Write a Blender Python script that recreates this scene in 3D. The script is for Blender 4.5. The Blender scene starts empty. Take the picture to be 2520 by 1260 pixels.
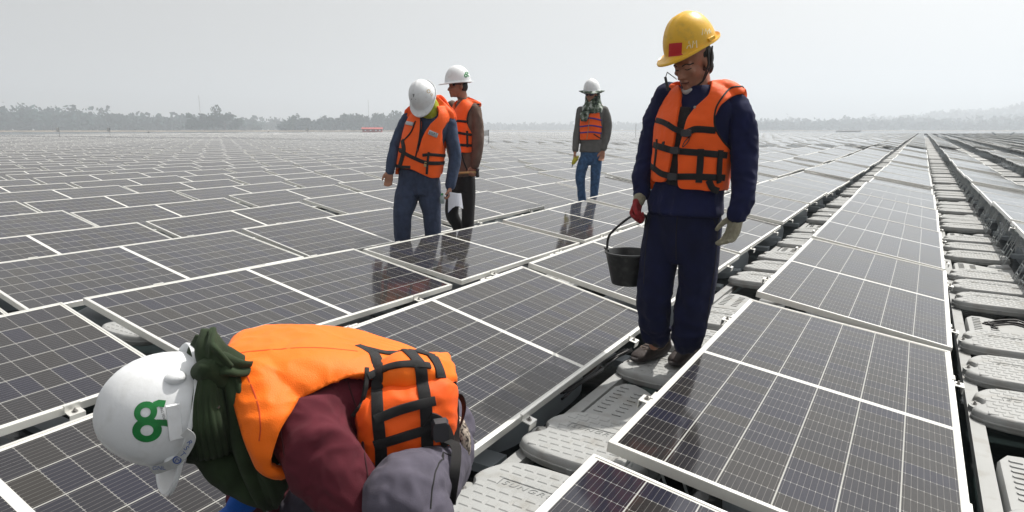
import bpy, math, random
import numpy as np
from mathutils import Vector, Matrix, noise
from mathutils.bvhtree import BVHTree
R = math.radians
random.seed(11); np.random.seed(11)
SC = bpy.context.scene
COL = SC.collection

# ---------------------------------------------------------------- camera, light, exposure
cam = bpy.data.objects.new('camera', bpy.data.cameras.new('camera'))
COL.objects.link(cam); SC.camera = cam
cam.location = (0, 0, 0)                      # heights are measured from the photographer's eye
cam.rotation_euler = (R(90 - 11.04), 0, R(31.98))
cam.data.sensor_width = 36; cam.data.lens = 22.73
cam.data.clip_start = 0.05; cam.data.clip_end = 9000
SUN_EL, SUN_AZ = 57.0, 22.0                   # azimuth from +Y towards +X
w = bpy.data.worlds.new('World'); SC.world = w; w.use_nodes = True
nt = w.node_tree; nt.nodes.clear()
sky = nt.nodes.new('ShaderNodeTexSky'); sky.sky_type = 'NISHITA'; sky.sun_disc = False
sky.sun_elevation = R(SUN_EL); sky.sun_rotation = R(SUN_AZ)
sky.air_density = 1.6; sky.dust_density = 6.0; sky.ozone_density = 1.0; sky.altitude = 0
hs = nt.nodes.new('ShaderNodeHueSaturation'); hs.inputs['Saturation'].default_value = 0.14
mx = nt.nodes.new('ShaderNodeMix'); mx.data_type = 'RGBA'; mx.inputs[0].default_value = 0.28
mx.inputs[7].default_value = (6.6, 5.9, 5.2, 1)
bg = nt.nodes.new('ShaderNodeBackground'); bg.inputs[1].default_value = 0.114
out = nt.nodes.new('ShaderNodeOutputWorld')
nt.links.new(sky.outputs[0], hs.inputs['Color']); nt.links.new(hs.outputs[0], mx.inputs[6])
nt.links.new(mx.outputs[2], bg.inputs[0]); nt.links.new(bg.outputs[0], out.inputs[0])
sd = bpy.data.lights.new('sun', 'SUN'); sd.energy = 5.0; sd.angle = R(0.9); sd.color = (1, 0.955, 0.88)
so = bpy.data.objects.new('sun', sd); COL.objects.link(so)
dv = Vector((math.sin(R(SUN_AZ)) * math.cos(R(SUN_EL)), math.cos(R(SUN_AZ)) * math.cos(R(SUN_EL)), math.sin(R(SUN_EL))))
so.rotation_euler = dv.to_track_quat('Z', 'Y').to_euler()
SC.view_settings.view_transform = 'Standard'; SC.view_settings.look = 'None'
SC.view_settings.gamma = 1; SC.view_settings.exposure = 0.14; SC.view_settings.use_curve_mapping = False
SC.render.engine = 'CYCLES'
SC.cycles.volume_bounces = 1; SC.cycles.max_bounces = 8; SC.cycles.glossy_bounces = 3; SC.cycles.diffuse_bounces = 3

# ---------------------------------------------------------------- helpers
MAT = {}
def nodes_of(name):
    m = bpy.data.materials.new(name); m.use_nodes = True; MAT[name] = m
    t = m.node_tree; b = t.nodes['Principled BSDF']
    return m, t, b
def simple(name, col, rough=0.6, metal=0.0, var=0.12, scale=8.0, bump=0.0, bscale=60.0, spec=0.5, dirt=None, detail=4.0, stretch=None):
    """principled paint / cloth / metal with a soft noise in colour and an optional bump"""
    m, t, b = nodes_of(name)
    b.inputs['Roughness'].default_value = rough; b.inputs['Metallic'].default_value = metal
    b.inputs['Specular IOR Level'].default_value = spec
    tc = t.nodes.new('ShaderNodeTexCoord')
    src = tc.outputs['Object']
    if stretch:
        mp = t.nodes.new('ShaderNodeMapping'); mp.inputs['Scale'].default_value = stretch
        t.links.new(src, mp.inputs[0]); src = mp.outputs[0]
    n = t.nodes.new('ShaderNodeTexNoise'); n.inputs['Scale'].default_value = scale; n.inputs['Detail'].default_value = detail
    t.links.new(src, n.inputs['Vector'])
    cr = t.nodes.new('ShaderNodeValToRGB')
    c = np.array(col); lo = np.clip(c * (1 - var), 0, 1); hi = np.clip(c * (1 + var), 0, 1)
    cr.color_ramp.elements[0].position = 0.3; cr.color_ramp.elements[0].color = (*lo, 1)
    cr.color_ramp.elements[1].position = 0.7; cr.color_ramp.elements[1].color = (*hi, 1)
    t.links.new(n.outputs['Fac'], cr.inputs[0]); last = cr.outputs[0]
    if dirt is not None:
        n2 = t.nodes.new('ShaderNodeTexNoise'); n2.inputs['Scale'].default_value = scale * 2.7; n2.inputs['Detail'].default_value = 6
        t.links.new(src, n2.inputs['Vector'])
        r2 = t.nodes.new('ShaderNodeValToRGB'); r2.color_ramp.elements[0].position = 0.52; r2.color_ramp.elements[1].position = 0.78
        t.links.new(n2.outputs['Fac'], r2.inputs[0])
        mm = t.nodes.new('ShaderNodeMix'); mm.data_type = 'RGBA'; mm.inputs[7].default_value = (*dirt, 1)
        t.links.new(r2.outputs[0], mm.inputs[0]); t.links.new(last, mm.inputs[6]); last = mm.outputs[2]
    t.links.new(last, b.inputs['Base Color'])
    if bump:
        bn = t.nodes.new('ShaderNodeTexNoise'); bn.inputs['Scale'].default_value = bscale; bn.inputs['Detail'].default_value = 3
        t.links.new(src, bn.inputs['Vector'])
        bp = t.nodes.new('ShaderNodeBump'); bp.inputs['Strength'].default_value = bump; bp.inputs['Distance'].default_value = 0.01
        t.links.new(bn.outputs['Fac'], bp.inputs['Height']); t.links.new(bp.outputs[0], b.inputs['Normal'])
    return m

class MB:
    """collects boxes, rings, tubes ... into one mesh"""
    def __init__(s): s.v = []; s.f = []
    def add(s, v, f):
        o = len(s.v); s.v += [tuple(p) for p in v]; s.f += [tuple(i + o for i in q) for q in f]
    def box(s, x0, x1, y0, y1, z0, z1):
        s.add([(x0,y0,z0),(x1,y0,z0),(x1,y1,z0),(x0,y1,z0),(x0,y0,z1),(x1,y0,z1),(x1,y1,z1),(x0,y1,z1)],
              [(0,3,2,1),(4,5,6,7),(0,1,5,4),(1,2,6,5),(2,3,7,6),(3,0,4,7)])
    def rings(s, rs, cap=True, close=True):
        n = len(rs[0]); v = [p for r in rs for p in r]; f = []
        for i in range(len(rs) - 1):
            for j in range(n if close else n - 1):
                k = (j + 1) % n; f.append((i*n+j, i*n+k, (i+1)*n+k, (i+1)*n+j))
        if cap: f.append(tuple(range(n-1, -1, -1))); f.append(tuple(range((len(rs)-1)*n, len(rs)*n)))
        s.add(v, f)
    def tube(s, pts, rad, n=10, cap=True):
        pts = [Vector(p) for p in pts]
        if not hasattr(rad, '__len__'): rad = [rad] * len(pts)
        rs = []; up = None
        for i, p in enumerate(pts):
            d = (pts[min(i+1, len(pts)-1)] - pts[max(i-1, 0)]).normalized()
            if up is None:
                up = Vector((0,0,1)) if abs(d.z) < .9 else Vector((1,0,0))
            a = d.cross(up).normalized(); b = a.cross(d).normalized(); up = b
            rs.append([p + (a*math.cos(2*math.pi*k/n) + b*math.sin(2*math.pi*k/n))*rad[i] for k in range(n)])
        s.rings(rs, cap)
    def bar(s, p, q, w_, h_=None):
        h_ = h_ or w_; p = Vector(p); q = Vector(q); d = (q-p).normalized()
        up = Vector((0,0,1)) if abs(d.z) < .9 else Vector((1,0,0))
        a = d.cross(up).normalized(); b = a.cross(d)
        s.rings([[c + a*x*w_/2 + b*y*h_/2 for x, y in ((-1,-1),(1,-1),(1,1),(-1,1))] for c in (p, q)])
    def mesh(s, name, mats, smooth=False):
        me = bpy.data.meshes.new(name); me.from_pydata([tuple(p) for p in s.v], [], s.f); me.update()
        for m in (mats if isinstance(mats, (list, tuple)) else [mats]): me.materials.append(m)
        if smooth: me.shade_smooth()
        return me
def link(name, me, parent=None, loc=None):
    o = bpy.data.objects.new(name, me); COL.objects.link(o)
    if parent is not None: o.parent = parent
    if loc is not None: o.location = loc
    return o
def tag(o, label=None, cat=None, group=None, kind=None):
    if label: o['label'] = label
    if cat: o['category'] = cat
    if group: o['group'] = group
    if kind: o['kind'] = kind
    return o
def autosmooth(me, ang=40):
    me.shade_smooth()
    try: me.set_sharp_from_angle(angle=R(ang))
    except Exception: pass

# ---------------------------------------------------------------- materials of the plant
simple('aluminium', (0.74, 0.74, 0.71), rough=0.42, metal=0.6, var=0.05, scale=4)
simple('galvanised', (0.42, 0.45, 0.45), rough=0.5, metal=0.5, var=0.15, scale=20)
simple('steel_bolt', (0.35, 0.34, 0.33), rough=0.35, metal=0.9, var=0.2, scale=60)
simple('float_grey', (0.33, 0.338, 0.335), rough=0.62, var=0.06, scale=3.5, bump=0.08, bscale=160, dirt=(0.235, 0.225, 0.20))
simple('float_mark', (0.26, 0.27, 0.27), rough=0.7, var=0.05)  # darker than the board: recess shade of the lettering put into its colour
simple('main_float', (0.33, 0.37, 0.40), rough=0.55, var=0.08, scale=3, bump=0.05)
simple('backsheet', (0.55, 0.55, 0.55), rough=0.6, var=0.03)
simple('black_rubber', (0.012, 0.012, 0.013), rough=0.5, var=0.2)

def glass_material():
    m, t, b = nodes_of('solar_glass')
    N, Lk = t.nodes, t.links
    def M(op, a, b_=None, c=None, clamp=False):
        n = N.new('ShaderNodeMath'); n.operation = op; n.use_clamp = clamp
        for i, x in enumerate((a, b_, c)):
            if x is None: continue
            if isinstance(x, (int, float)): n.inputs[i].default_value = x
            else: Lk.new(x, n.inputs[i])
        return n.outputs[0]
    uv = N.new('ShaderNodeUVMap'); uv.uv_map = 'UVMap'
    sp = N.new('ShaderNodeSeparateXYZ'); Lk.new(uv.outputs[0], sp.inputs[0])
    x, y = sp.outputs[0], sp.outputs[1]                      # metres on the panel
    cw, ch = 0.159, 0.0825
    cx = M('DIVIDE', M('SUBTRACT', x, 0.023), cw)
    upper = M('GREATER_THAN', y, 1.025)
    yo = M('ADD', 0.0205, M('MULTIPLY', upper, 1.0190))
    cy = M('DIVIDE', M('SUBTRACT', y, yo), ch)
    def line(v, size, half):                                   # 1 on a line at every integer
        d = M('ABSOLUTE', M('SUBTRACT', M('FRACT', M('ADD', v, 0.5)), 0.5))
        return M('LESS_THAN', d, half / size)
    lx = line(cx, cw, 0.0021); ly = line(cy, ch, 0.0011)
    bus = line(M('ADD', M('MULTIPLY', cx, 9.0), 0.5), cw / 9, 0.0006)
    pad = M('MULTIPLY', bus, line(cy, ch, 0.0042))
    inside = M('MULTIPLY', M('MULTIPLY', M('GREATER_THAN', cx, 0.0), M('LESS_THAN', cx, 6.0)),
               M('MULTIPLY', M('GREATER_THAN', cy, 0.0), M('LESS_THAN', cy, 12.0)))
    # every cell a slightly different blue, grey or brown
    oi = N.new('ShaderNodeObjectInfo'); geo = N.new('ShaderNodeNewGeometry')
    cb = N.new('ShaderNodeCombineXYZ')
    Lk.new(M('ADD', M('FLOOR', cx), M('MULTIPLY', oi.outputs['Random'], 37.0)), cb.inputs[0])
    Lk.new(M('FLOOR', M('ADD', cy, M('MULTIPLY', upper, 20.0))), cb.inputs[1])
    Lk.new(M('MULTIPLY', geo.outputs['Random Per Island'], 91.0), cb.inputs[2])
    wn = N.new('ShaderNodeTexWhiteNoise'); wn.noise_dimensions = '3D'; Lk.new(cb.outputs[0], wn.inputs['Vector'])
    cr = N.new('ShaderNodeValToRGB'); e = cr.color_ramp.elements
    e[0].position = 0; e[0].color = (0.012, 0.013, 0.026, 1); e[1].position = 1; e[1].color = (0.022, 0.020, 0.018, 1)
    k = cr.color_ramp.elements.new(0.55); k.color = (0.016, 0.016, 0.020, 1)
    Lk.new(wn.outputs['Value'], cr.inputs[0])
    def mixc(f, a, b_):
        n = N.new('ShaderNodeMix'); n.data_type = 'RGBA'
        for s_, v_ in ((0, f), (6, a), (7, b_)):
            if isinstance(v_, (tuple, float)): n.inputs[s_].default_value = v_
            else: Lk.new(v_, n.inputs[s_])
        return n.outputs[2]
    c = mixc(M('MULTIPLY', bus, 0.5), cr.outputs[0], (0.22, 0.21, 0.20, 1))
    c = mixc(M('MULTIPLY', ly, 0.8), c, (0.22, 0.22, 0.21, 1)); c = mixc(lx, c, (0.36, 0.36, 0.34, 1))
    c = mixc(pad, c, (0.40, 0.39, 0.37, 1))
    c = mixc(inside, (0.66, 0.66, 0.63, 1), c)
    # dust film
    tc = N.new('ShaderNodeTexCoord'); nz = N.new('ShaderNodeTexNoise'); nz.inputs['Scale'].default_value = 2.2; nz.inputs['Detail'].default_value = 7
    Lk.new(tc.outputs['Object'], nz.inputs['Vector'])
    dust = M('MULTIPLY_ADD', nz.outputs['Fac'], 0.035, 0.0)
    c = mixc(dust, c, (0.42, 0.40, 0.36, 1))
    va = N.new('ShaderNodeTexVoronoi'); va.inputs['Scale'].default_value = 1.7; ad = N.new('ShaderNodeVectorMath'); ad.operation = 'ADD'
    cb2 = N.new('ShaderNodeCombineXYZ'); Lk.new(M('MULTIPLY', oi.outputs['Random'], 53.0), cb2.inputs[0]); Lk.new(M('MULTIPLY', oi.outputs['Random'], 17.0), cb2.inputs[1])
    Lk.new(tc.outputs['Object'], ad.inputs[0]); Lk.new(cb2.outputs[0], ad.inputs[1]); Lk.new(ad.outputs[0], va.inputs['Vector'])
    Lk.new(ad.outputs[0], nz.inputs['Vector'])
    spot = M('MULTIPLY', M('LESS_THAN', va.outputs['Distance'], 0.016), 0.75)
    c = mixc(spot, c, (0.62, 0.60, 0.55, 1))
    Lk.new(c, b.inputs['Base Color'])
    b.inputs['IOR'].default_value = 1.5; b.inputs['Coat Weight'].default_value = 0.0; b.inputs['Sheen Weight'].default_value = 0.07; b.inputs['Sheen Roughness'].default_value = 0.35; b.inputs['Sheen Tint'].default_value = (1.0, 0.93, 0.82, 1); b.inputs['Coat Roughness'].default_value = 0.06
    Lk.new(M('MULTIPLY_ADD', nz.outputs['Fac'], 0.07, 0.05), b.inputs['Roughness'])
    return m
glass_material()

# ---------------------------------------------------------------- solar panel: local x across (falling), y along, z up
PW, PL = 1.0, 2.05
def ring_frame():
    b = MB(); H, lip, fl = 0.036, 0.012, 0.028
    def rect(i, z): return [(i, i, z), (PW-i, i, z), (PW-i, PL-i, z), (i, PL-i, z)]
    b.rings([rect(fl, -H), rect(0, -H), rect(0, -0.0015), rect(0.0015, 0), rect(lip, 0), rect(lip, -0.008)], cap=False)
    return b
def uv_metres(me):
    u = me.uv_layers.new(name='UVMap')
    for lp in me.loops:
        co = me.vertices[lp.vertex_index].co; u.data[lp.index].uv = (co.x, co.y)
def glass_mb():
    b = MB(); i = 0.012
    b.add([(i,i,-.003),(PW-i,i,-.003),(PW-i,PL-i,-.003),(i,PL-i,-.003)], [(0,1,2,3)]); return b
ME = {}
ME['frame'] = ring_frame().mesh('frame', MAT['aluminium'])
g_ = glass_mb(); n0 = len(g_.v); i = 0.012
g_.add([(i,i,-.009),(PW-i,i,-.009),(PW-i,PL-i,-.009),(i,PL-i,-.009)], [(3,2,1,0)])
ME['glass'] = g_.mesh('glass', [MAT['solar_glass'], MAT['backsheet']]); ME['glass'].polygons[1].material_index = 1
uv_metres(ME['glass'])
def clamp_mb(sx):
    """end clamp: strip over the frame lip, bent foot and bolt; sx=-1 on the high edge, +1 on the low edge"""
    b = MB(); e = 0 if sx < 0 else PW
    b.box(min(e, e - sx*0.009), max(e, e - sx*0.009), -.03, .03, 0.0005, 0.004)
    b.box(min(e+sx*.001, e+sx*.004), max(e+sx*.001, e+sx*.004), -.03, .03, -.026, 0.004)
    b.box(min(e+sx*.004, e+sx*.045), max(e+sx*.004, e+sx*.045), -.03, .03, -.026, -.022)
    b.box(min(e+sx*.041, e+sx*.045), max(e+sx*.041, e+sx*.045), -.03, .03, -.055, -.026)
    return b
def bolt_mb(x, y, z, r=0.007):
    b = MB()
    b.tube([(x,y,z),(x,y,z+.002)], r*1.7, 12); b.tube([(x,y,z+.002),(x,y,z+.009)], r, 6); b.tube([(x,y,z+.009),(x,y,z+.016)], r*.55, 8)
    return b
for nm, sx in (('high', -1), ('low', 1)):
    ME['clamp_'+nm] = clamp_mb(sx).mesh('clamp', MAT['aluminium'])
    ME['bolt_'+nm] = bolt_mb((0 if sx < 0 else PW) + sx*.022, 0, -.022).mesh('bolt', MAT['steel_bolt'])
def leg_mb():
    """ladder-like galvanised stand under the high edge, in panel coordinates"""
    b = MB(); t = .007
    for y in (-.07, .07):
        b.bar((.03, y, -.036), (-.02, y-.0, -.34), t); b.bar((.05, y, -.036), (.22, y, -.33), t)
        b.bar((.012, y, -.15), (.11, y, -.15), t)
    for z in (-.06, -.20, -.28):
        x = .03 - .05*(-.036 - z)/.304
        b.bar((x, -.07, z), (x, .07, z), t)
    b.bar((.03, -.09, -.04), (.03, .09, -.04), .03, .006)
    b.bar((.02, -.07, -.20), (.04, .07, -.06), t*.8)
    return b
ME['stand'] = leg_mb().mesh('stand', MAT['galvanised'])
def base_mb():
    """blow-moulded float that carries the panel (world axes, origin at the panel's high near corner)"""
    b = MB(); n = 40
    def outl(hx, hy, z, e=4.0):
        r = []
        for k in range(n):
            a = 2*math.pi*k/n; c, s_ = math.cos(a), math.sin(a)
            r.append((.50 + hx*math.copysign(abs(c)**(2/e), c), 1.02 + hy*math.copysign(abs(s_)**(2/e), s_), z))
        return r
    b.rings([outl(.27, .50, -.62), outl(.29, .53, -.55), outl(.295, .54, -.46), outl(.28, .52, -.395), outl(.25, .48, -.375)])
    for y in (.30, 1.72): b.box(.08, .92, y-.06, y+.06, -.44, -.40)
    return b
ME['base'] = base_mb().mesh('float_body', MAT['main_float']); autosmooth(ME['base'], 50)

# rows: the high edge of row k stands at ROWX[k]; row 0 is the one beyond the walkway on the right of the man
PITCH = 1.575; YP = 2.125
def rowx(k):
    base = {0: -0.730, -1: -2.269, -2: -3.805, -3: -5.42}
    if k in base: return base[k]
    return -5.42 + (k + 3) * PITCH if k < -3 else -0.730 + k * PITCH
# near panels, measured one by one: (x shift, y of near end, z near, z far, tilt, yaw)
NEAR = {
 (0,0):(.004,-.352,-.940,-.981,8.9,.85),(0,1):(-.024,1.788,-.978,-.968,7.9,.19),(0,2):(-.011,3.932,-.939,-.906,9.8,-.39),
 (0,3):(.007,6.067,-.900,-.877,10.5,-.17),(0,4):(.009,8.198,-.887,-.861,10.7,-.16),(0,5):(.003,10.324,-.875,-.850,10.0,0),
 (-2,0):(-.013,-.484,-.929,-.904,11.1,.19),(-2,1):(.034,1.649,-.893,-.945,10.4,1.28),(-2,2):(.011,3.773,-.958,-.977,8.3,.71),(-2,3):(.006,5.89,-.963,-.937,8.2,.54),
 (-1,0):(-.006,-.383,-.966,-.92,10.5,.42),(-1,1):(.012,1.737,-.937,-.933,12.9,.76),(-1,2):(-.001,3.858,-.921,-.905,11.1,-.22),(-1,3):(-.005,5.978,-.912,-.917,10.4,.15),
 (-3,1):(-.03,1.664,-.918,-.924,8.7,-1.2),(-3,2):(.02,3.801,-.921,-.927,10.5,-.31),
}
ZROW = -0.925
BREAK = 41.0
def panel_pose(k, j):
    """location and rotation of panel j of row k"""
    if (k, j) in NEAR:
        dx, y, zn, zf, th, yw = NEAR[(k, j)]
        return (rowx(k) + dx, y, zn), (math.atan((zf - zn)/PL), R(th), R(yw))
    rs = random.Random(k * 7919 + j * 31)
    lastj = max([jj for (kk, jj) in NEAR if kk == k] or [0])
    y0 = NEAR[(k, lastj)][1] if (k, lastj) in NEAR else -0.45 + 0.09 * math.sin(k * 1.7)
    if (k, lastj) in NEAR and j < 0: lastj = min(jj for (kk, jj) in NEAR if kk == k); y0 = NEAR[(k, lastj)][1]
    y = y0 + (j - lastj) * YP
    lift = 0.0
    if y > BREAK: y += 0.9; lift = 0.10
    wave = 0.03 * math.sin(y * .21 + k * .35) + 0.018 * math.sin(y * .9 + k * 1.1)
    z = ZROW + wave + lift + rs.uniform(-.006, .006)
    if k == 0 and BREAK > y > 12: z += .03
    sl = rs.uniform(-.006, .006) + .006 * math.cos(y * .21 + k * .35)
    if y > BREAK and y < BREAK + 3.2: sl -= .03
    return (rowx(k) + rs.uniform(-.006, .006), y, z), (sl, R(10.2 + rs.uniform(-.8, .8)), R(rs.uniform(-.15, .15)))
def cam_proj(p):
    cy, sy = math.cos(R(31.98)), math.sin(R(31.98)); cp, sp = math.cos(R(11.04)), math.sin(R(11.04))
    X = p[0]*cy + p[1]*sy; F = -p[0]*sy + p[1]*cy
    return X, F*cp - p[2]*sp, F*sp + p[2]*cp            # right, depth, up
def in_view(x, y, z=-1, m=1.3):
    X, D, U = cam_proj((x, y, z))
    return D > .2 and abs(X) < D*.792 + m
ORD = ['', 'first', 'second', 'third', 'fourth', 'fifth', 'sixth', 'seventh', 'eighth', 'ninth', 'tenth', 'eleventh', 'twelfth',
       'thirteenth', 'fourteenth', 'fifteenth', 'sixteenth', 'seventeenth', 'eighteenth', 'nineteenth', 'twentieth']
def ordn(n):
    if n < len(ORD): return ORD[n]
    return str(n) + {1: 'st', 2: 'nd', 3: 'rd'}.get(n % 10 if n % 100 not in (11, 12, 13) else 0, 'th')
def edge_dist(az): return float(np.interp(az, [-12, 31, 54, 70, 80], [205, 245, 225, 138, 120]))
def beyond(x, y): return math.hypot(x, y) > edge_dist(math.degrees(math.atan2(-x, max(y, .01))))
def all_panels():
    L = []
    for k in range(-105, 36):
        for j in range(-1, 122):
            (x, y, z), rot = panel_pose(k, j)
            if beyond(x, y) or not in_view(x + .5, y + 1, z, 1.8): continue
            if x < -78 and x > -80.5: continue           # a service lane between two blocks
            if x > 2.5 and y > 150 + x*0: pass
            L.append((math.hypot(x + .5, y + 1), k, j, (x, y, z), rot))
    L.sort(key=lambda q: q[0]); return L
PANELS = all_panels()
NIND = 300
def rowname(k):
    if k == 0: return 'row between the two pale float walkways'
    if k > 0: return '%s row right of the right-hand walkway' % ordn(k)
    return '%s row left of the left-hand walkway' % ordn(-k)
SPECIAL = {
 (0,0): 'solar panel cut off by the bottom edge, right of the crouching worker',
 (0,1): 'large near solar panel right of the standing man, dark reflection on its left edge',
 (0,2): 'solar panel just behind the large near one, between the two walkways',
 (-1,0): 'bluish solar panel under the crouching worker and his white helmet',
 (-1,1): 'big solar panel behind the orange back, its right edge beside the walkway',
 (-1,2): 'solar panel partly hidden behind the black bucket and the standing man',
 (-2,1): 'solar panel above the green scarf with a dark red reflection on its right end',
 (-2,2): 'solar panel mirroring the legs of the two men standing together',
 (-2,3): 'solar panel mirroring the jeans of the lone worker in sunglasses',
 (-2,0): 'solar panel at the left edge of the picture, left of the white helmet',
}
def build_panels():
    G = 'solar panels of the floating array'
    for n, (d, k, j, loc, rot) in enumerate(PANELS[:NIND]):
        r = link('solar_panel', None, None, loc); r.rotation_euler = rot; r.empty_display_size = .2
        lab = SPECIAL.get((k, j)) or ('%s solar panel from the front in the %s' % (ordn(j + 1), rowname(k)))
        tag(r, lab, 'solar panel', G)
        link('frame', ME['frame'], r); link('glass', ME['glass'], r)
        if d < 14:
            for y in (.42, 1.63):
                for s_ in (('low', 'high') if d < 9 else ('low',)):
                    c = link('clamp', ME['clamp_'+s_], r, (0, y, 0)); link('bolt', ME['bolt_'+s_], c)
        if k >= 1 or d < 4:
            if d < 45:
                for y in ((.42, 1.63) if d > 25 else (.30, .62, 1.43, 1.75)): link('stand', ME['stand'], r, (0, y, 0))
        if d < 30:
            o = link('float_body', ME['base'], r); o.rotation_euler = (-rot[0], -rot[1], 0)
    far = PANELS[NIND:]
    fr = ring_frame(); fv = np.array(fr.v); gm = glass_mb(); gv = np.array(gm.v)
    V = []; F = []; MI = []; UV = []; off = 0
    base = MB(); base.box(.1, .9, .1, 1.95, -.5, -.33); stv = MB()
    for y in (.45, 1.6):
        stv.bar((.03, y-.08, -.036), (-.02, y-.08, -.34), .012); stv.bar((.03, y+.08, -.036), (-.02, y+.08, -.34), .012)
    bv = np.array(base.v); sv = np.array(stv.v)
    simp = MB()
    o_ = 0.014
    def rect(i, z): return [(i, i, z), (PW-i, i, z), (PW-i, PL-i, z), (i, PL-i, z)]
    simp.rings([rect(0, -.036), rect(0, 0), rect(o_, 0)], cap=False); s2 = np.array(simp.v)
    gfl = np.array([(o_,o_,0),(PW-o_,o_,0),(PW-o_,PL-o_,0),(o_,PL-o_,0)])
    for (d, k, j, loc, rot) in far:
        from mathutils import Euler
        M3 = np.array(Euler(rot).to_matrix())
        pieces = [(s2, simp.f, 0), (gfl, [(0,1,2,3)], 1)]
        if k >= 0 and d < 110: pieces += [(bv, base.f, 2), (sv, stv.f, 3)]
        for vv, ff, mi in pieces:
            V.append(vv @ M3.T + np.array(loc)); F += [tuple(i + off for i in q) for q in ff]; MI += [mi]*len(ff)
            if mi == 1: UV.append((sum(len(q) for q in F[:0]), gfl[:, :2]))
            off += len(vv)
    me = bpy.data.meshes.new('solar_panels_far'); me.from_pydata(np.concatenate(V).tolist(), [], F)
    for m in ('aluminium', 'solar_glass', 'main_float', 'galvanised'): me.materials.append(MAT[m])
    me.polygons.foreach_set('material_index', MI)
    u = me.uv_layers.new(name='UVMap'); nl = len(me.loops); uvs = np.zeros((nl, 2)); 
    ls = np.zeros(len(F), int); me.polygons.foreach_get('loop_start', ls)
    gi = np.nonzero(np.array(MI) == 1)[0]
    for q in range(4): uvs[ls[gi] + q] = gfl[q, :2]
    u.data.foreach_set('uv', uvs.ravel()); me.update()
    tag(link('far_solar_panels', me), 'mass of distant grey solar panels running to the far shore', 'solar panels', None, 'stuff')
build_panels()

# ---------------------------------------------------------------- walkway boards
FZ = -1.22
def catmull(P, n, closed=True):
    P = np.array(P, float); m = len(P); out_ = []
    for i in range(m):
        p0, p1, p2, p3 = P[(i-1) % m], P[i], P[(i+1) % m], P[(i+2) % m]
        for t in np.linspace(0, 1, n, endpoint=False):
            out_.append(0.5*((2*p1) + (-p0+p2)*t + (2*p0-5*p1+4*p2-p3)*t*t + (-p0+3*p1-3*p2+p3)*t**3))
    return np.array(out_)
def board_mesh():
    half = [(0,-.235),(.12,-.228),(.21,-.205),(.262,-.165),(.268,-.12),(.245,-.085),(.222,-.05),(.228,.0),(.252,.03),(.25,.08),(.225,.135),(.19,.18),(.12,.205)]
    pts = half + [(0,.212)] + [(-x, y) for x, y in half[:0:-1]]
    o = catmull(pts, 3)
    c = np.array([0, -.01])
    def rg(s_, z): return [(c[0]+(p[0]-c[0])*s_, c[1]+(p[1]-c[1])*s_, z) for p in o]
    b = MB()
    b.rings([rg(.93, -.066), rg(.975, -.058), rg(.985, -.042), rg(1.0, -.039), rg(1.0, -.033), rg(.988, -.030), rg(.984, -.022), rg(.968, -.009), rg(.94, -.002), rg(.90, 0)])
    # raised anti-slip pads in staggered rows
    pad = MB(); hp = .0028
    for r_, y in enumerate(np.arange(-.175, .17, .042)):
        xs = np.arange(-.19 + (r_ % 2)*.026, .2, .052)
        for x in xs:
            if abs(x) > .21 - max(0, y)*.35 or (abs(y - .035) < .03 and abs(x) < .145): continue
            w2, h2 = .0205, .0155; i_ = .0035
            b.rings([[(x-w2,y-h2,0),(x+w2,y-h2,0),(x+w2,y+h2,0),(x-w2,y+h2,0)], [(x-w2+i_,y-h2+i_,hp),(x+w2-i_,y-h2+i_,hp),(x+w2-i_,y+h2-i_,hp),(x-w2+i_,y+h2-i_,hp)]])
    me = b.mesh('board', MAT['float_grey']); autosmooth(me, 35); return me
ME['board'] = board_mesh()
def text_mesh(s_, size, name, mat, extr=0.0, spacing=1.0, shear=0.0):
    cu = bpy.data.curves.new(name, 'FONT'); cu.body = s_; cu.size = size; cu.align_x = 'CENTER'; cu.align_y = 'CENTER'
    cu.extrude = extr; cu.space_character = spacing; cu.shear = shear
    o = bpy.data.objects.new('tmp', cu); COL.objects.link(o)
    dg = bpy.context.evaluated_depsgraph_get(); me = bpy.data.meshes.new_from_object(o.evaluated_get(dg))
    bpy.data.objects.remove(o); me.name = name; me.materials.clear(); me.materials.append(mat); return me
ME['lettering'] = text_mesh('SUNGROW', .036, 'lettering', MAT['float_mark'], .0006, 1.25, .25)
sc_ = Matrix.Diagonal((1.22, 1, 1, 1)); ME['lettering'].transform(sc_)
rim = MB()
for (x0, x1, y0, y1) in ((-.14,.14,.0605,.0625),(-.14,-.138,.018,.0605),(.138,.14,.05,.0605)): rim.box(x0, x1, y0, y1, .0002, .0018)
ME['lettering_rim'] = rim.mesh('lettering_border', MAT['float_mark'])
def lug(s_):
    b = MB(); o = [(s_*(.245 + .028*math.cos(a)), -.035 + .045*math.sin(a)) for a in np.linspace(0, 2*math.pi, 20, endpoint=False)]
    b.rings([[(x, y, -.06) for x, y in o], [(x, y, -.022) for x, y in o]]); return b.mesh('lug', MAT['float_grey'])
ME['lug_l'] = lug(-1); ME['lug_r'] = lug(1)
ME['board_bolt'] = bolt_mb(0, 0, 0, .008).mesh('bolt', MAT['steel_bolt'])
tab = MB(); tab.box(-.012, .012, -.242, -.228, -.055, -.030); ME['tab'] = tab.mesh('latch', MAT['float_mark'])
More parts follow.
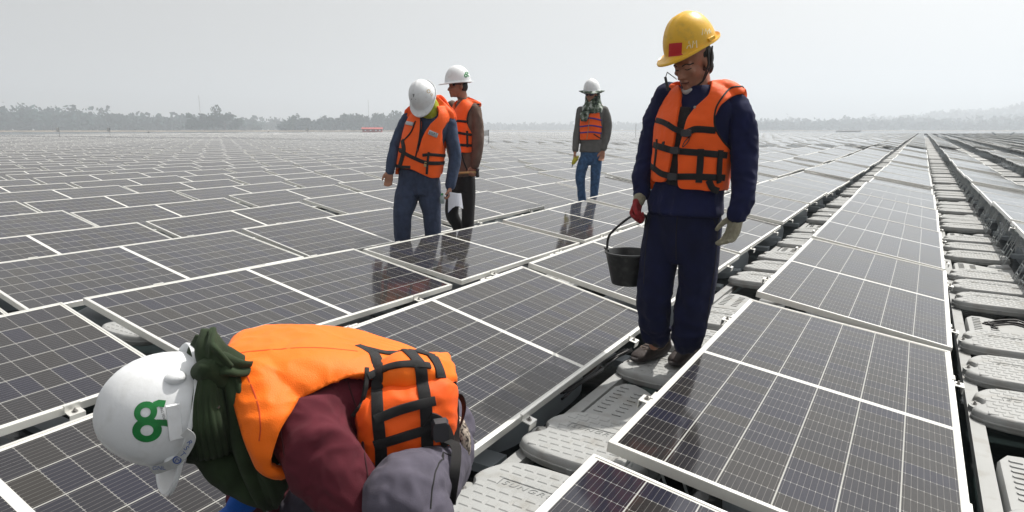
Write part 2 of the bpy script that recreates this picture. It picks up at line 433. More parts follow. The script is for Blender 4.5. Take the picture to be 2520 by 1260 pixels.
def plate_mesh():
    o = [(-.20,-.25),(-.20,.16),(-.17,.225),(-.12,.235),(-.05,.20),(.03,.13),(.10,.08),(.16,.05),(.22,.03),(.24,-.02),(.24,-.25)]
    b = MB(); n = len(o)
    def rg(s_, z): return [(x*s_, -.02 + (y+.02)*s_, z) for x, y in o]
    b.rings([rg(1, -.14), rg(1, -.065), rg(.97, -.052), rg(.9, -.05)])
    for x in (-.14, -.05):
        for y in np.arange(-.16, .17, .045):
            if x > -.1 and y > .13: continue
            b.box(x-.022, x+.018, y-.004, y+.004, -.05, -.045); b.box(x-.026, x-.020, y, y+.012, -.05, -.045)
    for y in np.arange(-.16, .02, .045):
        b.box(.13, .165, y-.004, y+.004, -.05, -.045)
    me = b.mesh('connector_plate', MAT['float_grey']); autosmooth(me, 50); return me
ME['plate'] = plate_mesh()
def blob():
    b = MB(); n = 18; rs = []
    for a, z in ((.75,-.16),(1,-.12),(1.02,-.07),(.9,-.045),(.6,-.035),(.2,-.033)):
        rs.append([(.16 + .10*a*math.cos(t), .14 + .075*a*math.sin(t), z) for t in np.linspace(0, 2*math.pi, n, endpoint=False)])
    b.rings(rs); me = b.mesh('float_end', MAT['float_grey']); me.shade_smooth(); return me
ME['plate_end'] = blob()
def board(x, y, z, lab, grp, near, rz=0):
    r = link('walkway_board', ME['board'], None, (x, y, z)); tag(r, lab, 'float board', grp); r.rotation_euler = (random.uniform(-.012, .012), random.uniform(-.012, .012), rz)
    if near < 12:
        t = link('lettering', ME['lettering'], r, (0, .038, .0012)); link('border', ME['lettering_rim'], t, (0, -.038+.0, 0))
        link('latch', ME['tab'], r); link('lug', ME['lug_l'], r); link('lug', ME['lug_r'], r)
        for s_ in (-1, 1): link('bolt', ME['board_bolt'], r, (s_*.248, -.035, -.022))
    return r
def plate(x, y, z, lab, near):
    r = link('connector_plate', ME['plate'], None, (x, y, z)); tag(r, lab, 'float plate', 'lower connector plates between the board groups')
    if near < 20: link('rounded_end', ME['plate_end'], r)
LEFT_Y = [(1.17,1.70,2.235,2.75),(3.23,3.77,4.31,4.93),(5.60,6.16,6.74,7.36)]; RIGHT_Y = [(1.30,1.84,2.37,2.86),(3.56,4.09,4.62,5.18)]
def walkway(k, name, groups, first, nmax=60, nind=14):
    """boards in the gap left of row k"""
    xc = rowx(k) - .265 + (.0 if k != 0 else 0); far = []
    gs = list(groups); y = gs[-1][0] if gs else first
    while len(gs) < nmax: y += 2.17 if len(gs) < 8 else YP; gs.append((y, y+.54, y+1.08, y+1.62))
    cnt = 0
    for gi, (a, b_, c, p) in enumerate(gs):
        for q, yy in enumerate((a, b_, c)):
            if beyond(xc, yy) or not in_view(xc, yy, FZ, .6): continue
            z = FZ + .012*math.sin(yy*1.3 + k)
            if gi < nind:
                cnt += 1
                board(xc, yy, z, 'grey float board, %s from the front %s' % (ordn(cnt), name), 'walkway float boards', math.hypot(xc, yy))
            else: far.append((xc, yy, z))
        if gi < nind and in_view(xc, p, FZ, .6): plate(xc, p-.02, FZ, 'ribbed plate after board group %s %s' % (ordn(gi+1).replace('first','one').replace('second','two').replace('third','three'), name), math.hypot(xc, p))
        elif in_view(xc, p, FZ, .6) and not beyond(xc, p): far.append((xc, p, FZ - .05))
    return far
far_boards = []
far_boards += walkway(0, 'of the left-hand walkway', LEFT_Y, 0)
far_boards += walkway(1, 'of the right-hand walkway', RIGHT_Y, 0, nind=16)
far_boards += walkway(2, 'beyond the first row right of the walkway', [], 5.0, nind=10)
far_boards += walkway(-1, 'between rows one and two left of the walkway', [], -1.1, nind=4)
far_boards += walkway(-2, 'between rows two and three left of the walkway', [], -1.1, nind=5)
for k in range(3, 14): far_boards += walkway(k, '', [], 2, nind=0)
fb = MB()
for x, y, z in far_boards:
    o = [(-.26,-.2),(.26,-.2),(.24,.2),(-.24,.2)]
    fb.rings([[(x+a, y+b, z-.08) for a, b in o], [(x+a, y+b, z-.01) for a, b in o], [(x+a*.95, y+b*.92, z) for a, b in o]])
tag(link('far_float_boards', fb.mesh('far_float_boards', MAT['float_grey'])), 'many small distant float boards lying between the panel rows', 'float boards', None, 'stuff')
def rail(x, y0, y1, z, lab):
    b = MB(); b.box(-.028, .028, 0, y1-y0, -.05, 0); b.box(.028, .034, 0, y1-y0, -.05, -.03)
    tag(link('rail_beam', b.mesh('rail_beam', MAT['float_grey']), None, (x, y0, z)), lab, 'rail', 'rails along the walkways')
rail(-1.235, -.5, 60, FZ-.055, 'long grey rail under the left end of the left-hand walkway boards')
rail(-.76, -.5, 60, FZ-.055, 'long grey rail beneath the high panel edges beside the left-hand walkway')
rail(.335, -.5, 60, FZ-.055, 'long grey bolted rail on the left side of the right-hand walkway')
rail(.80, -.5, 60, FZ-.055, 'long grey rail on the right side of the right-hand walkway')
def cables(pts, lab):
    b = MB()
    for i in range(4):
        q = [(x + random.uniform(-.03,.03), y + random.uniform(-.03,.03), z + random.uniform(-.015,.015)) for x, y, z in pts]
        P = catmull(q, 6)[:-18] if len(q) > 3 else q
        b.tube(P, .006, 6)
    o = link('cable_bundle', b.mesh('cable_bundle', MAT['black_rubber'], True)); tag(o, lab, 'cables')
cables([(-1.33,2.62,-1.24),(-1.30,2.9,-1.22),(-1.36,3.1,-1.25),(-1.30,3.4,-1.23),(-1.34,3.8,-1.25),(-1.33,4.1,-1.24)], 'loose black cables beside the board under the standing man')
cables([(-2.78,1.35,-1.2),(-2.6,1.50,-1.16),(-2.9,1.58,-1.18),(-3.2,1.62,-1.2),(-3.4,1.7,-1.2),(-3.6,1.7,-1.2)], 'black cables in the gap between panels left of the white helmet')
cables([(.5,4.95,-1.22),(.6,5.05,-1.20),(.75,5.0,-1.22),(.9,5.1,-1.22),(1.1,5.0,-1.22),(1.2,5.1,-1.24)], 'black cable crossing the right-hand walkway gap')

# ---------------------------------------------------------------- water
WZ = -1.47
m, t, b = nodes_of('lake_water'); b.inputs['Base Color'].default_value = (0.012, 0.018, 0.018, 1); b.inputs['Roughness'].default_value = 0.12; b.inputs['IOR'].default_value = 1.33
n = t.nodes.new('ShaderNodeTexNoise'); n.inputs['Scale'].default_value = 1.5; n.inputs['Detail'].default_value = 5
tc = t.nodes.new('ShaderNodeTexCoord'); t.links.new(tc.outputs['Object'], n.inputs['Vector'])
bp = t.nodes.new('ShaderNodeBump'); bp.inputs['Strength'].default_value = .25; bp.inputs['Distance'].default_value = .1
t.links.new(n.outputs['Fac'], bp.inputs['Height']); t.links.new(bp.outputs[0], b.inputs['Normal'])
wm = MB(); wm.add([(-3200,-400,WZ),(2600,-400,WZ),(2600,3600,WZ),(-3200,3600,WZ)], [(0,1,2,3)])
tag(link('water', wm.mesh('water', MAT['lake_water'])), 'pale flat lake water', None, None, 'structure')

# ---------------------------------------------------------------- shore, woods, far things
def polar(az, dist, z=0.0):                    # azimuth in degrees left of +Y
    return Vector((-math.sin(R(az))*dist, math.cos(R(az))*dist, z))
simple('leaf_far_hazed', (0.022, 0.056, 0.050), rough=0.9, var=0.5, scale=0.09, spec=0.1)  # blue of the hazy air is partly put into the foliage colour
simple('leaf_tree', (0.024, 0.054, 0.036), rough=0.9, var=0.55, scale=0.35, spec=0.1)
simple('bark', (0.13, 0.10, 0.07), rough=0.9, var=0.3, scale=2)
simple('shore_soil', (0.20, 0.16, 0.11), rough=0.95, var=0.35, scale=0.12)
def leaves(rs, c, ax, n, size):
    """n leaf clumps spread through an uneven crown"""
    V = []; lob = [(rs.normal(0, .45, 3), rs.uniform(.45, .8)) for _ in range(7)]
    k = 0
    while k < n:
        l, r_ = lob[rs.integers(len(lob))]
        d = rs.normal(0, 1, 3); d /= np.linalg.norm(d)
        q = l + d * r_ * rs.uniform(.45, 1.0)
        if q[2] < -1.0: continue
        p = c + q * ax; a = rs.normal(0, 1, 3); a /= np.linalg.norm(a); b_ = np.cross(a, rs.normal(0, 1, 3)); b_ /= np.linalg.norm(b_) + 1e-9
        s_ = size * rs.uniform(.5, 1.2)
        V += [p - a*s_ - b_*s_*.6, p + a*s_ - b_*s_*.3, p + a*s_*.8 + b_*s_*.7, p - a*s_*.7 + b_*s_*.6]; k += 1
    return V
def leaf_mesh(name, V, mat):
    me = bpy.data.meshes.new(name); me.from_pydata([tuple(v) for v in V], [], [(i, i+1, i+2, i+3) for i in range(0, len(V), 4)]); me.materials.append(mat); return me
rs = np.random.default_rng(5)
def wood(az0, az1, dist, depth, hfun, step, n, size, seed):
    V = []; q = np.random.default_rng(seed); az = az0
    while az > az1:
        d = dist + q.uniform(0, depth); h = hfun(az) * q.uniform(.84, 1.03)
        if q.random() < .04: h *= 1.12
        w_ = h * q.uniform(.35, .6); p = polar(az, d, WZ + h * .50)
        V += leaves(q, np.array(p), np.array([w_, w_, h*.46]), n, size)
        az -= math.degrees(step * q.uniform(.5, 1.2) / dist)
    return V
lerp = lambda x, xs, ys: float(np.interp(x, xs, ys))
hL = lambda az: 1.55*lerp(az, [50, 56, 58, 62, 66, 72], [8.5, 9.5, 10.5, 13.5, 15.5, 18.0])
V = []
for L in range(4): V += wood(73, 53, 740 + 26*L, 30, lambda a: hL(a) * (.66 + .105*L), 4.6, 62, 2.3, 20 + L)
tag(link('left_wood', leaf_mesh('left_wood', V, MAT['leaf_far_hazed'])), 'hazy blue-green wood along the left far shore', 'woodland', None, 'stuff')
V = []
for L in range(2): V += wood(57.5, 36, 900 + 30*L, 30, lambda a: lerp(a, [36, 50, 57], [15, 14, 17]), 6, 30, 2.8, 40 + L)
for L in range(2): V += wood(51.2, 38, 640 + 16*L, 20, lambda a: lerp(a, [38, 44, 47, 49, 51.2], [17, 14, 12.5, 11, 8]), 4.2, 56, 1.9, 60 + L)
tag(link('middle_wood', leaf_mesh('middle_wood', V, MAT['leaf_far_hazed'])), 'faint wood behind the two men on the far shore', 'woodland', None, 'stuff')
V = []
for L in range(3): V += wood(41, 9, 1450 + 70*L, 60, lambda a: lerp(a, [9, 14, 24, 41], [27, 20, 17, 15]) * (.8 + .12*L), 12, 20, 5.0, 80 + L)
tag(link('distant_wood', leaf_mesh('distant_wood', V, MAT['leaf_far_hazed'])), 'very faint low wood on the horizon behind the lone worker', 'woodland', None, 'stuff')
V = []
for L in range(4): V += wood(13.5, -13, 980 + 60*L, 50, lambda a: lerp(a, [-13, -6, 0, 5, 13.5], [26, 21, 20, 21, 17]) * (.62 + .13*L), 9, 26, 3.6, 100 + L)
tag(link('right_wood', leaf_mesh('right_wood', V, MAT['leaf_far_hazed'])), 'hazy blue wood along the right far shore', 'woodland', None, 'stuff')
# low wooded hills on the right
hm_ = MB(); na, nd = 60, 14
rows_ = []
for i in range(nd):
    d = 1300 + i*95; rr_ = []
    for j in range(na):
        az = 16 - j*32/(na-1)
        h = max(0, math.sin(math.pi*min(1, i/(nd-1)))) * lerp(az, [-16, -6, 0, 6, 16], [66, 46, 28, 12, 3]) * (1 + .12*math.sin(az*1.3 + i*.6))
        rr_.append(polar(az, d, WZ - .3 + h))
    rows_.append(rr_)
hm_.rings(rows_, cap=False, close=False)
me = hm_.mesh('hills', MAT['leaf_far_hazed'], True)
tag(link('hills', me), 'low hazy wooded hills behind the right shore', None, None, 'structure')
V = []
q_ = np.random.default_rng(7)
for i in range(1, 9):
    for j in range(110):
        fi = i + q_.uniform(-.4, .4); fj = q_.uniform(0, na-1.01); az = 16 - fj*32/(na-1); d = 1300 + fi*95
        h = max(0, math.sin(math.pi*min(1, fi/(nd-1)))) * lerp(az, [-16, -6, 0, 6, 16], [66, 46, 28, 12, 3]) * (1 + .12*math.sin(az*1.3 + fi*.6))
        V += leaves(q_, np.array(polar(az, d, WZ + h + 4)), np.array([9, 9, 7]), 9, 5.5)
tag(link('hill_wood', leaf_mesh('hill_wood', V, MAT['leaf_far_hazed'])), 'faint trees covering the hills at the right', 'woodland', None, 'stuff')
# shore ground
def shore(az0, az1, d0, d1, z, name, lab):
    b = MB(); n_ = 40; q = np.random.default_rng(int(d0)); rr = [[], [], []]
    for i in range(n_):
        az = az0 + (az1 - az0)*i/(n_-1); j = q.uniform(-6, 6)
        rr[0].append(polar(az, d0 + j, WZ - .1)); rr[1].append(polar(az, d0 + 8 + j, WZ + z)); rr[2].append(polar(az, d1, WZ + z*1.3))
    b.rings(rr, cap=False, close=False)
    tag(link(name, b.mesh(name, MAT['shore_soil'])), lab, None, None, 'structure')
shore(80, 36, 610, 2400, .9, 'shore', 'low brown far shore under the left trees')
shore(45, -20, 960, 3200, .8, 'right_shore', 'low far shore under the right woods')
def tree(az, dist, h, w_, lab, seed, dens=420):
    q = np.random.default_rng(seed); base = polar(az, dist, WZ + .9)
    r = link('tree', None, None, base); tag(r, lab, 'tree', 'single trees on the far shore')
    b = MB(); b.tube([(0,0,-.3),(.1,0,h*.25),(0,.1,h*.55),(.1,0,h*.8)], [h*.028, h*.022, h*.014, h*.005], 7)
    for i in range(6):
        a = q.uniform(0, 6.28); z = h*q.uniform(.3, .6); b.tube([(0,0,z),(math.cos(a)*w_*.3, math.sin(a)*w_*.3, z+h*.12),(math.cos(a)*w_*.42, math.sin(a)*w_*.42, z+h*.24)], [h*.012, h*.007, h*.003], 5)
    link('trunk', b.mesh('trunk', MAT['bark']), r)
    link('crown', leaf_mesh('crown', leaves(q, np.array([0, 0, h*.56]), np.array([w_*.5, w_*.5, h*.40]), dens, 1.25), MAT['leaf_tree']), r)
for i, (az, h, w_, lab) in enumerate([
    (57.9, 9, 9, 'bushy tree at the left end of the darker group on the shore'), (57.0, 9.5, 10, 'second broad tree in the darker shore group left of centre'),
    (56.3, 13, 11, 'tallest tree of the darker group left of centre, feathery top'), (55.5, 10.5, 10, 'rounded tree right of the feathery tallest one'),
    (54.7, 9, 8, 'small tree at the right end of the darker group'),
    (50.35, 13.5, 10, 'tall dark tree standing alone over the faint wood'), (49.3, 9.5, 8, 'shorter tree beside the tall lone dark one'),
    (47.2, 9, 9, 'low round tree between the lone tall one and the red house'), (45.9, 11.5, 9, 'pointed tree left of the red floating house'),
    (44.8, 12.5, 9, 'tree just left above the red floating house'), (43.3, 12, 8, 'slender tree above the red floating house'),
    (42.2, 12, 8, 'loose tree right of the red floating house'), (41.2, 13, 10, 'dense tree at the elbow of the bowed man'), (40.2, 14, 10, 'dense tree hidden partly by the bowed man')]):
    tree(az, 632, h*1.25, w_*1.4, lab, 200 + i)
# red floating house
simple('red_paint', (0.42, 0.07, 0.06), rough=0.6, var=0.25, scale=1.5); simple('white_paint', (0.75, 0.75, 0.74), rough=0.5, var=0.05)
simple('dark_part', (0.03, 0.03, 0.035), rough=0.6, var=0.3)
p = polar(43.9, 330, WZ); r = link('floating_house', None, None, p); r.rotation_euler = (0, 0, R(40)); tag(r, 'small red floating house by the far shore under the trees', 'house')
b = MB(); b.box(-6, 6, -2, 2, 0, .35); link('raft', b.mesh('raft', MAT['dark_part']), r)
b = MB(); b.box(-5, 4.5, -1.6, 1.6, .35, 1.9); link('wall', b.mesh('wall', MAT['red_paint']), r)
b = MB(); b.rings([[(-5.4,-2,1.9),(4.9,-2,1.9),(4.9,0,2.6),(-5.4,0,2.6)], [(-5.4,2,1.9),(4.9,2,1.9),(4.9,.01,2.62),(-5.4,.01,2.62)]]); link('roof', b.mesh('roof', MAT['red_paint']), r)
for x in (-3.5, -1, 1.5, 3.4):
    b = MB(); b.box(x-.4, x+.4, -1.66, -1.6, .9, 1.5); link('window', b.mesh('window', MAT['white_paint']), r)
# floating boom along the far edges of the array
b = MB(); pts = []
for i in range(0, 180):
    az = 82 - i*.52; d = edge_dist(az) + 9 + .8*math.sin(i*.7); pts.append(polar(az, d, WZ + .12))
b.tube(pts, .13, 6)
for i in range(0, len(pts) - 1):
    for t_ in (0, .33, .66):
        p_ = pts[i].lerp(pts[i+1], t_); b.box(p_.x-.35, p_.x+.35, p_.y-.35, p_.y+.35, WZ, WZ+.42)
o = link('boom', b.mesh('boom', MAT['dark_part'])); tag(o, 'thin dark floating boom along the far edge of the array', 'boom')
# poles and small things on the array
def pole(x, y, z0, h, lab, flag=True, col='white_paint'):
    r = link('marker_pole', None, None, (x, y, z0)); tag(r, lab, 'pole', 'marker poles on the array')
    b = MB(); b.tube([(0,0,0),(0,0,h)], .018, 8); link('pole', b.mesh('pole', MAT['dark_part']), r)
    if flag:
        b = MB(); b.rings([[(0,0,h*.62),(0,0,h)], [(-.14,-.1,h*.66),(-.14,-.1,h*.98)], [(-.3,-.16,h*.60),(-.3,-.16,h*.94)]], cap=False, close=False)
        b.add([(0,.012,h*.62),(0,.012,h),(-.3,-.148,h*.94),(-.3,-.148,h*.60)], [(0,1,2,3)]); link('flag', b.mesh('flag', MAT[col]), r)
pole(-24.7, 36.6, -1.0, 1.0, 'thin pole with a small white flag right of the two men')
q9 = polar(63.4, 100); pole(q9.x, q9.y, -1.0, 1.3, 'thin flagged pole second from the left edge of the photo')
q9 = polar(66.5, 96); pole(q9.x, q9.y, -1.0, 1.3, 'thin flagged pole nearest the left edge of the photo')
q9 = polar(49.2, 120); pole(q9.x, q9.y, -1.0, 1.3, 'faint pole with flag under the tall lone tree', True)
pole(-25, 64, -1.0, 1.6, 'thin bare pole between the lone worker and the big man', False)
p = polar(5.0, 520, WZ); r = link('work_boat', None, None, p); r.rotation_euler = (0, 0, R(10)); tag(r, 'small flat work boat far off under the right wood', 'boat')
b = MB(); b.rings([[(-7,-1.6,0),(6,-1.6,0),(8,0,0),(6,1.6,0),(-7,1.6,0)], [(-7.2,-1.9,.9),(6.4,-1.9,.9),(9,0,1.1),(6.4,1.9,.9),(-7.2,1.9,.9)]]); link('hull', b.mesh('hull', MAT['dark_part']), r)
b = MB(); b.box(-5, 1, -1.2, 1.2, 2.2, 2.4)
for x in (-4.8, .8):
    for y in (-1.1, 1.1): b.tube([(x,y,.9),(x,y,2.2)], .08, 6)
link('canopy', b.mesh('canopy', MAT['white_paint']), r)
p = polar(-4.75, 150, -1.35); r = link('tilted_boards', None, None, p); r.rotation_euler = (0, 0, R(-4)); tag(r, 'two dark boards leaning apart like a V at the far right', 'boards')
for s_ in (-1, 1):
    b = MB(); b.rings([[(s_*.35,-.5,0),(s_*.65,-.5,0),(s_*.65,.5,0),(s_*.35,.5,0)], [(s_*1.5,-.5,.95),(s_*1.8,-.5,.85),(s_*1.8,.5,.85),(s_*1.5,.5,.95)]]); link('board', b.mesh('board', MAT['main_float']), r)
for az, d, h, lab in ((57.2, 640, 31, 'very thin hazy mast above the darker tree group'), (44.2, 660, 30, 'very thin hazy mast above the red floating house')):
    r = link('radio_mast', None, None, polar(az, d, WZ)); tag(r, lab, 'mast'); b = MB(); b.tube([(0,0,0),(0,0,h)], .22, 5); link('lattice', b.mesh('lattice', MAT['galvanised']), r)
for i, (az, d) in enumerate(((60.9, 235), (52.3, 270))):
    r = link('small_raft', None, None, polar(az, d, WZ)); tag(r, 'tiny dark raft on the water, ' + ('left of the darker shore trees', 'left of the tall lone tree')[i], 'raft')
    b = MB(); b.box(-.9,.9,-.5,.5,0,.35); b.box(-1.05,1.05,-.6,.6,.352,.42); link('deck', b.mesh('deck', MAT['dark_part']), r); b = MB(); b.tube([(-.3,0,.42),(.1,0,.9),(.6,0,.7)], .12, 8); link('cargo', b.mesh('cargo', MAT['dark_part']), r)

# ---------------------------------------------------------------- figure tools
def cr_pts(P, n=5):
    """smooth open curve through rows of numbers"""
    P = np.array(P, float)
    if len(P) < 3: return np.array([P[0]*(1-t) + P[-1]*t for t in np.linspace(0, 1, n+1)])
    Q = np.vstack([2*P[0]-P[1], P, 2*P[-1]-P[-2]]); o = []
    for i in range(1, len(Q)-2):
        p0, p1, p2, p3 = Q[i-1:i+3]
        for t in np.linspace(0, 1, n, endpoint=False):
            o.append(0.5*((2*p1)+(-p0+p2)*t+(2*p0-5*p1+4*p2-p3)*t*t+(-p0+3*p1-3*p2+p3)*t**3))
    o.append(P[-1]); return np.array(o)
class Solid:
    """overlapping closed shapes that fuse() turns into one continuous skin"""
    def __init__(s): s.b = MB()
    def limb(s, pts, rad, n=18, flat=None):
        k = np.array([list(p) + [r] for p, r in zip(pts, rad)], float); q = cr_pts(k, 5)
        C = [Vector(x[:3]) for x in q]; r = [max(.002, x[3]) for x in q]
        d0 = (C[1]-C[0]).normalized(); d1 = (C[-1]-C[-2]).normalized()
        pre = [(C[0]-d0*r[0]*a, r[0]*b_) for a, b_ in ((.97,.22),(.75,.66),(.4,.92))]; post = [(C[-1]+d1*r[-1]*a, r[-1]*b_) for a, b_ in ((.4,.92),(.75,.66),(.97,.22))]
        L = pre + list(zip(C, r)) + post
        if flat is None: s.b.tube([p for p, _ in L], [r_ for _, r_ in L], n)
        else:
            ax, f = Vector(flat[0]).normalized(), flat[1]; rs_ = []
            for i, (p, r_) in enumerate(L):
                d = (L[min(i+1, len(L)-1)][0]-L[max(i-1, 0)][0]).normalized(); a = (ax - d*ax.dot(d)).normalized(); b_ = d.cross(a)
                rs_.append([p + a*math.cos(t)*r_*f + b_*math.sin(t)*r_ for t in np.linspace(0, 2*math.pi, n, endpoint=False)])
            s.b.rings(rs_)
    def loft(s, st, n=28, e=2.4):
        """stations (centre, half-width vector, half-depth vector)"""
        k = np.array([list(c)+list(a)+list(b_) for c, a, b_ in st], float); q = cr_pts(k, 4); rs_ = []
        for x in q:
            c, a, b_ = Vector(x[:3]), Vector(x[3:6]), Vector(x[6:9]); rr = []
            for t in np.linspace(0, 2*math.pi, n, endpoint=False):
                ct, st_ = math.cos(t), math.sin(t)
                rr.append(c + a*math.copysign(abs(ct)**(2/e), ct) + b_*math.copysign(abs(st_)**(2/e), st_))
            rs_.append(rr)
        s.b.rings(rs_)
    def ell(s, c, ax, n=16):
        c = Vector(c); A = [Vector(a) for a in ax]; rs_ = []
        for i in range(1, n):
            ph = math.pi*i/n - math.pi/2
            rs_.append([c + A[2]*math.sin(ph) + (A[0]*math.cos(t)+A[1]*math.sin(t))*math.cos(ph) for t in np.linspace(0, 2*math.pi, n*2, endpoint=False)])
        s.b.rings(rs_)
    def fuse(s, vox=.008, sm=4):
        me = s.b.mesh('tmp', MAT['dark_part']); o = bpy.data.objects.new('tmp', me); COL.objects.link(o)
        md = o.modifiers.new('r', 'REMESH'); md.mode = 'VOXEL'; md.voxel_size = vox; md.adaptivity = 0
        dg = bpy.context.evaluated_depsgraph_get(); m2 = bpy.data.meshes.new_from_object(o.evaluated_get(dg))
        bpy.data.objects.remove(o); bpy.data.meshes.remove(me)
        V = np.zeros(len(m2.vertices)*3); m2.vertices.foreach_get('co', V); V = V.reshape(-1, 3)
        F = [tuple(p.vertices) for p in m2.polygons]; bpy.data.meshes.remove(m2)
        return Skin(V, F).smooth(sm)
class Skin:
    def __init__(s, V, F): s.V = np.array(V, float); s.F = list(F)
    def edges(s):
        E = set()
        for f in s.F:
            for i in range(len(f)):
                a, b_ = f[i], f[(i+1) % len(f)]; E.add((a, b_) if a < b_ else (b_, a))
        return np.array(sorted(E))
    def smooth(s, it, k=.5):
        if not it: return s
        E = s.edges(); n = len(s.V); deg = np.bincount(E.ravel(), minlength=n).clip(1)[:, None]
        for _ in range(it):
            for w_ in (k, -k*.96) if it > 2 else (k,):
                A = np.zeros_like(s.V); np.add.at(A, E[:, 0], s.V[E[:, 1]]); np.add.at(A, E[:, 1], s.V[E[:, 0]]); s.V = s.V + w_*(A/deg - s.V)
        return s
    def normals(s):
        N = np.zeros_like(s.V); T = []
        for f in s.F:
            for i in range(1, len(f)-1): T.append((f[0], f[i], f[i+1]))
        T = np.array(T); c = np.cross(s.V[T[:, 1]]-s.V[T[:, 0]], s.V[T[:, 2]]-s.V[T[:, 0]])
        for i in range(3): np.add.at(N, T[:, i], c)
        return N/(np.linalg.norm(N, axis=1)[:, None]+1e-12)
    def push(s, d): return Skin(s.V + s.normals()*np.asarray(d).reshape(-1, 1) if np.ndim(d) else s.V + s.normals()*d, s.F)
    def wrinkle(s, amp, freq, axis=None, sharp=.5, where=None, seed=0):
        """soft cloth folds: ridged noise, stretched along `axis`"""
        N = s.normals(); A = np.eye(3)
        if axis is not None:
            a = np.array(Vector(axis).normalized()); A = np.eye(3) - .68*np.outer(a, a)
        d = np.zeros(len(s.V)); Q = (s.V @ A.T)*freq + seed*7.3
        for i, q in enumerate(Q):
            v = Vector(q); wv = noise.noise(v*.6)*.8
            x = 1 - abs(noise.noise(v + Vector((wv, wv, -wv))))*2.2
            d[i] = (x*sharp + noise.noise(v*.5)*(1-sharp))
        k = 1 if where is None else where(s.V)
        s.V = s.V + N*(d*amp*k)[:, None]; return s
    def keep(s, fn, snap=3):
        """cut the cloth with a pattern; the raw edge is smoothed"""
        C = np.array([s.V[list(f)].mean(0) for f in s.F]); N = s.normals(); NC = np.array([N[list(f)].mean(0) for f in s.F])
        m = np.array(fn(C, NC), bool)
        inc = [[] for _ in range(len(s.V))]
        for fi, f in enumerate(s.F):
            for i in f: inc[i].append(fi)
        for _ in range(6):                         # round off ragged corners of the cut
            vf = np.array([m[q].mean() if q else 0 for q in inc]); m = np.array([vf[list(f)].mean() for f in s.F]) > .5
        # drop stray islands
        comp = -np.ones(len(s.F), int); sizes = []
        for st in range(len(s.F)):
            if not m[st] or comp[st] >= 0: continue
            k = len(sizes); stack = [st]; comp[st] = k; c_ = 0
            while stack:
                x = stack.pop(); c_ += 1
                for i in s.F[x]:
                    for y in inc[i]:
                        if m[y] and comp[y] < 0: comp[y] = k; stack.append(y)
            sizes.append(c_)
        if sizes: big = max(sizes); m = m & np.array([c >= 0 and sizes[c] > big*.12 for c in comp])
        F = [f for f, q in zip(s.F, m) if q]
        # keep the big pieces only
        u = sorted({i for f in F for i in f}); mp = {o: i for i, o in enumerate(u)}
        V = s.V[u]; F = [tuple(mp[i] for i in f) for f in F]
        cnt = {}
        for f in F:
            for i in range(len(f)):
                a, b_ = f[i], f[(i+1) % len(f)]; k = (min(a, b_), max(a, b_)); cnt[k] = cnt.get(k, 0)+1
        B = np.array([k for k, c in cnt.items() if c == 1])
        if len(B):
            bv = np.unique(B); deg = np.bincount(B.ravel(), minlength=len(V)).clip(1)[:, None]
            for _ in range(snap*4):
                A = np.zeros_like(V); np.add.at(A, B[:, 0], V[B[:, 1]]); np.add.at(A, B[:, 1], V[B[:, 0]])
                V[bv] += .5*((A/deg)[bv] - V[bv])
        r = Skin(V, F); r.N0 = N[u]; return r
    def thick(s, t, puff=0.0):
        """give the cut cloth a thickness inwards, with a rounded edge"""
        N = getattr(s, 'N0', None); N = s.normals() if N is None else N; n = len(s.V); cnt = {}
        for f in s.F:
            for i in range(len(f)):
                a, b_ = f[i], f[(i+1) % len(f)]; k = (min(a, b_), max(a, b_)); cnt[k] = (cnt.get(k, (0,))[0]+1, a, b_)
        bd = [(a, b_) for c, a, b_ in cnt.values() if c == 1]
        bv = set(i for e in bd for i in e)
        V = np.vstack([s.V, s.V - N*t]); F = list(s.F) + [tuple(i+n for i in f[::-1]) for f in s.F]
        idx = {}; mid = []
        for i in bv: idx[i] = 2*n + len(mid); mid.append(s.V[i] - N[i]*t*.5)
        V = np.vstack([V, np.array(mid)]) if mid else V
        for a, b_ in bd: F += [(b_, a, idx[a], idx[b_]), (idx[b_], idx[a], a+n, b_+n)]
        return Skin(V, F)
    def bvh(s): return BVHTree.FromPolygons([Vector(v) for v in s.V], s.F)
    def put(s, name, mat, parent, base, sharp=False):
        me = bpy.data.meshes.new(name); me.from_pydata((s.V - np.array(base)).tolist(), [], s.F); me.materials.append(mat)
        if sharp: autosmooth(me, 45)
        else: me.shade_smooth()
        return link(name, me, parent)
def inpoly(x, z, poly):
    r = np.zeros(len(x), bool); n = len(poly)
    for i in range(n):
        x0, y0 = poly[i]; x1, y1 = poly[(i+1) % n]
        if y0 == y1: continue
        c = ((y0 > z) != (y1 > z)) & (x < (x1-x0)*(z-y0)/(y1-y0)+x0); r ^= c
    return r
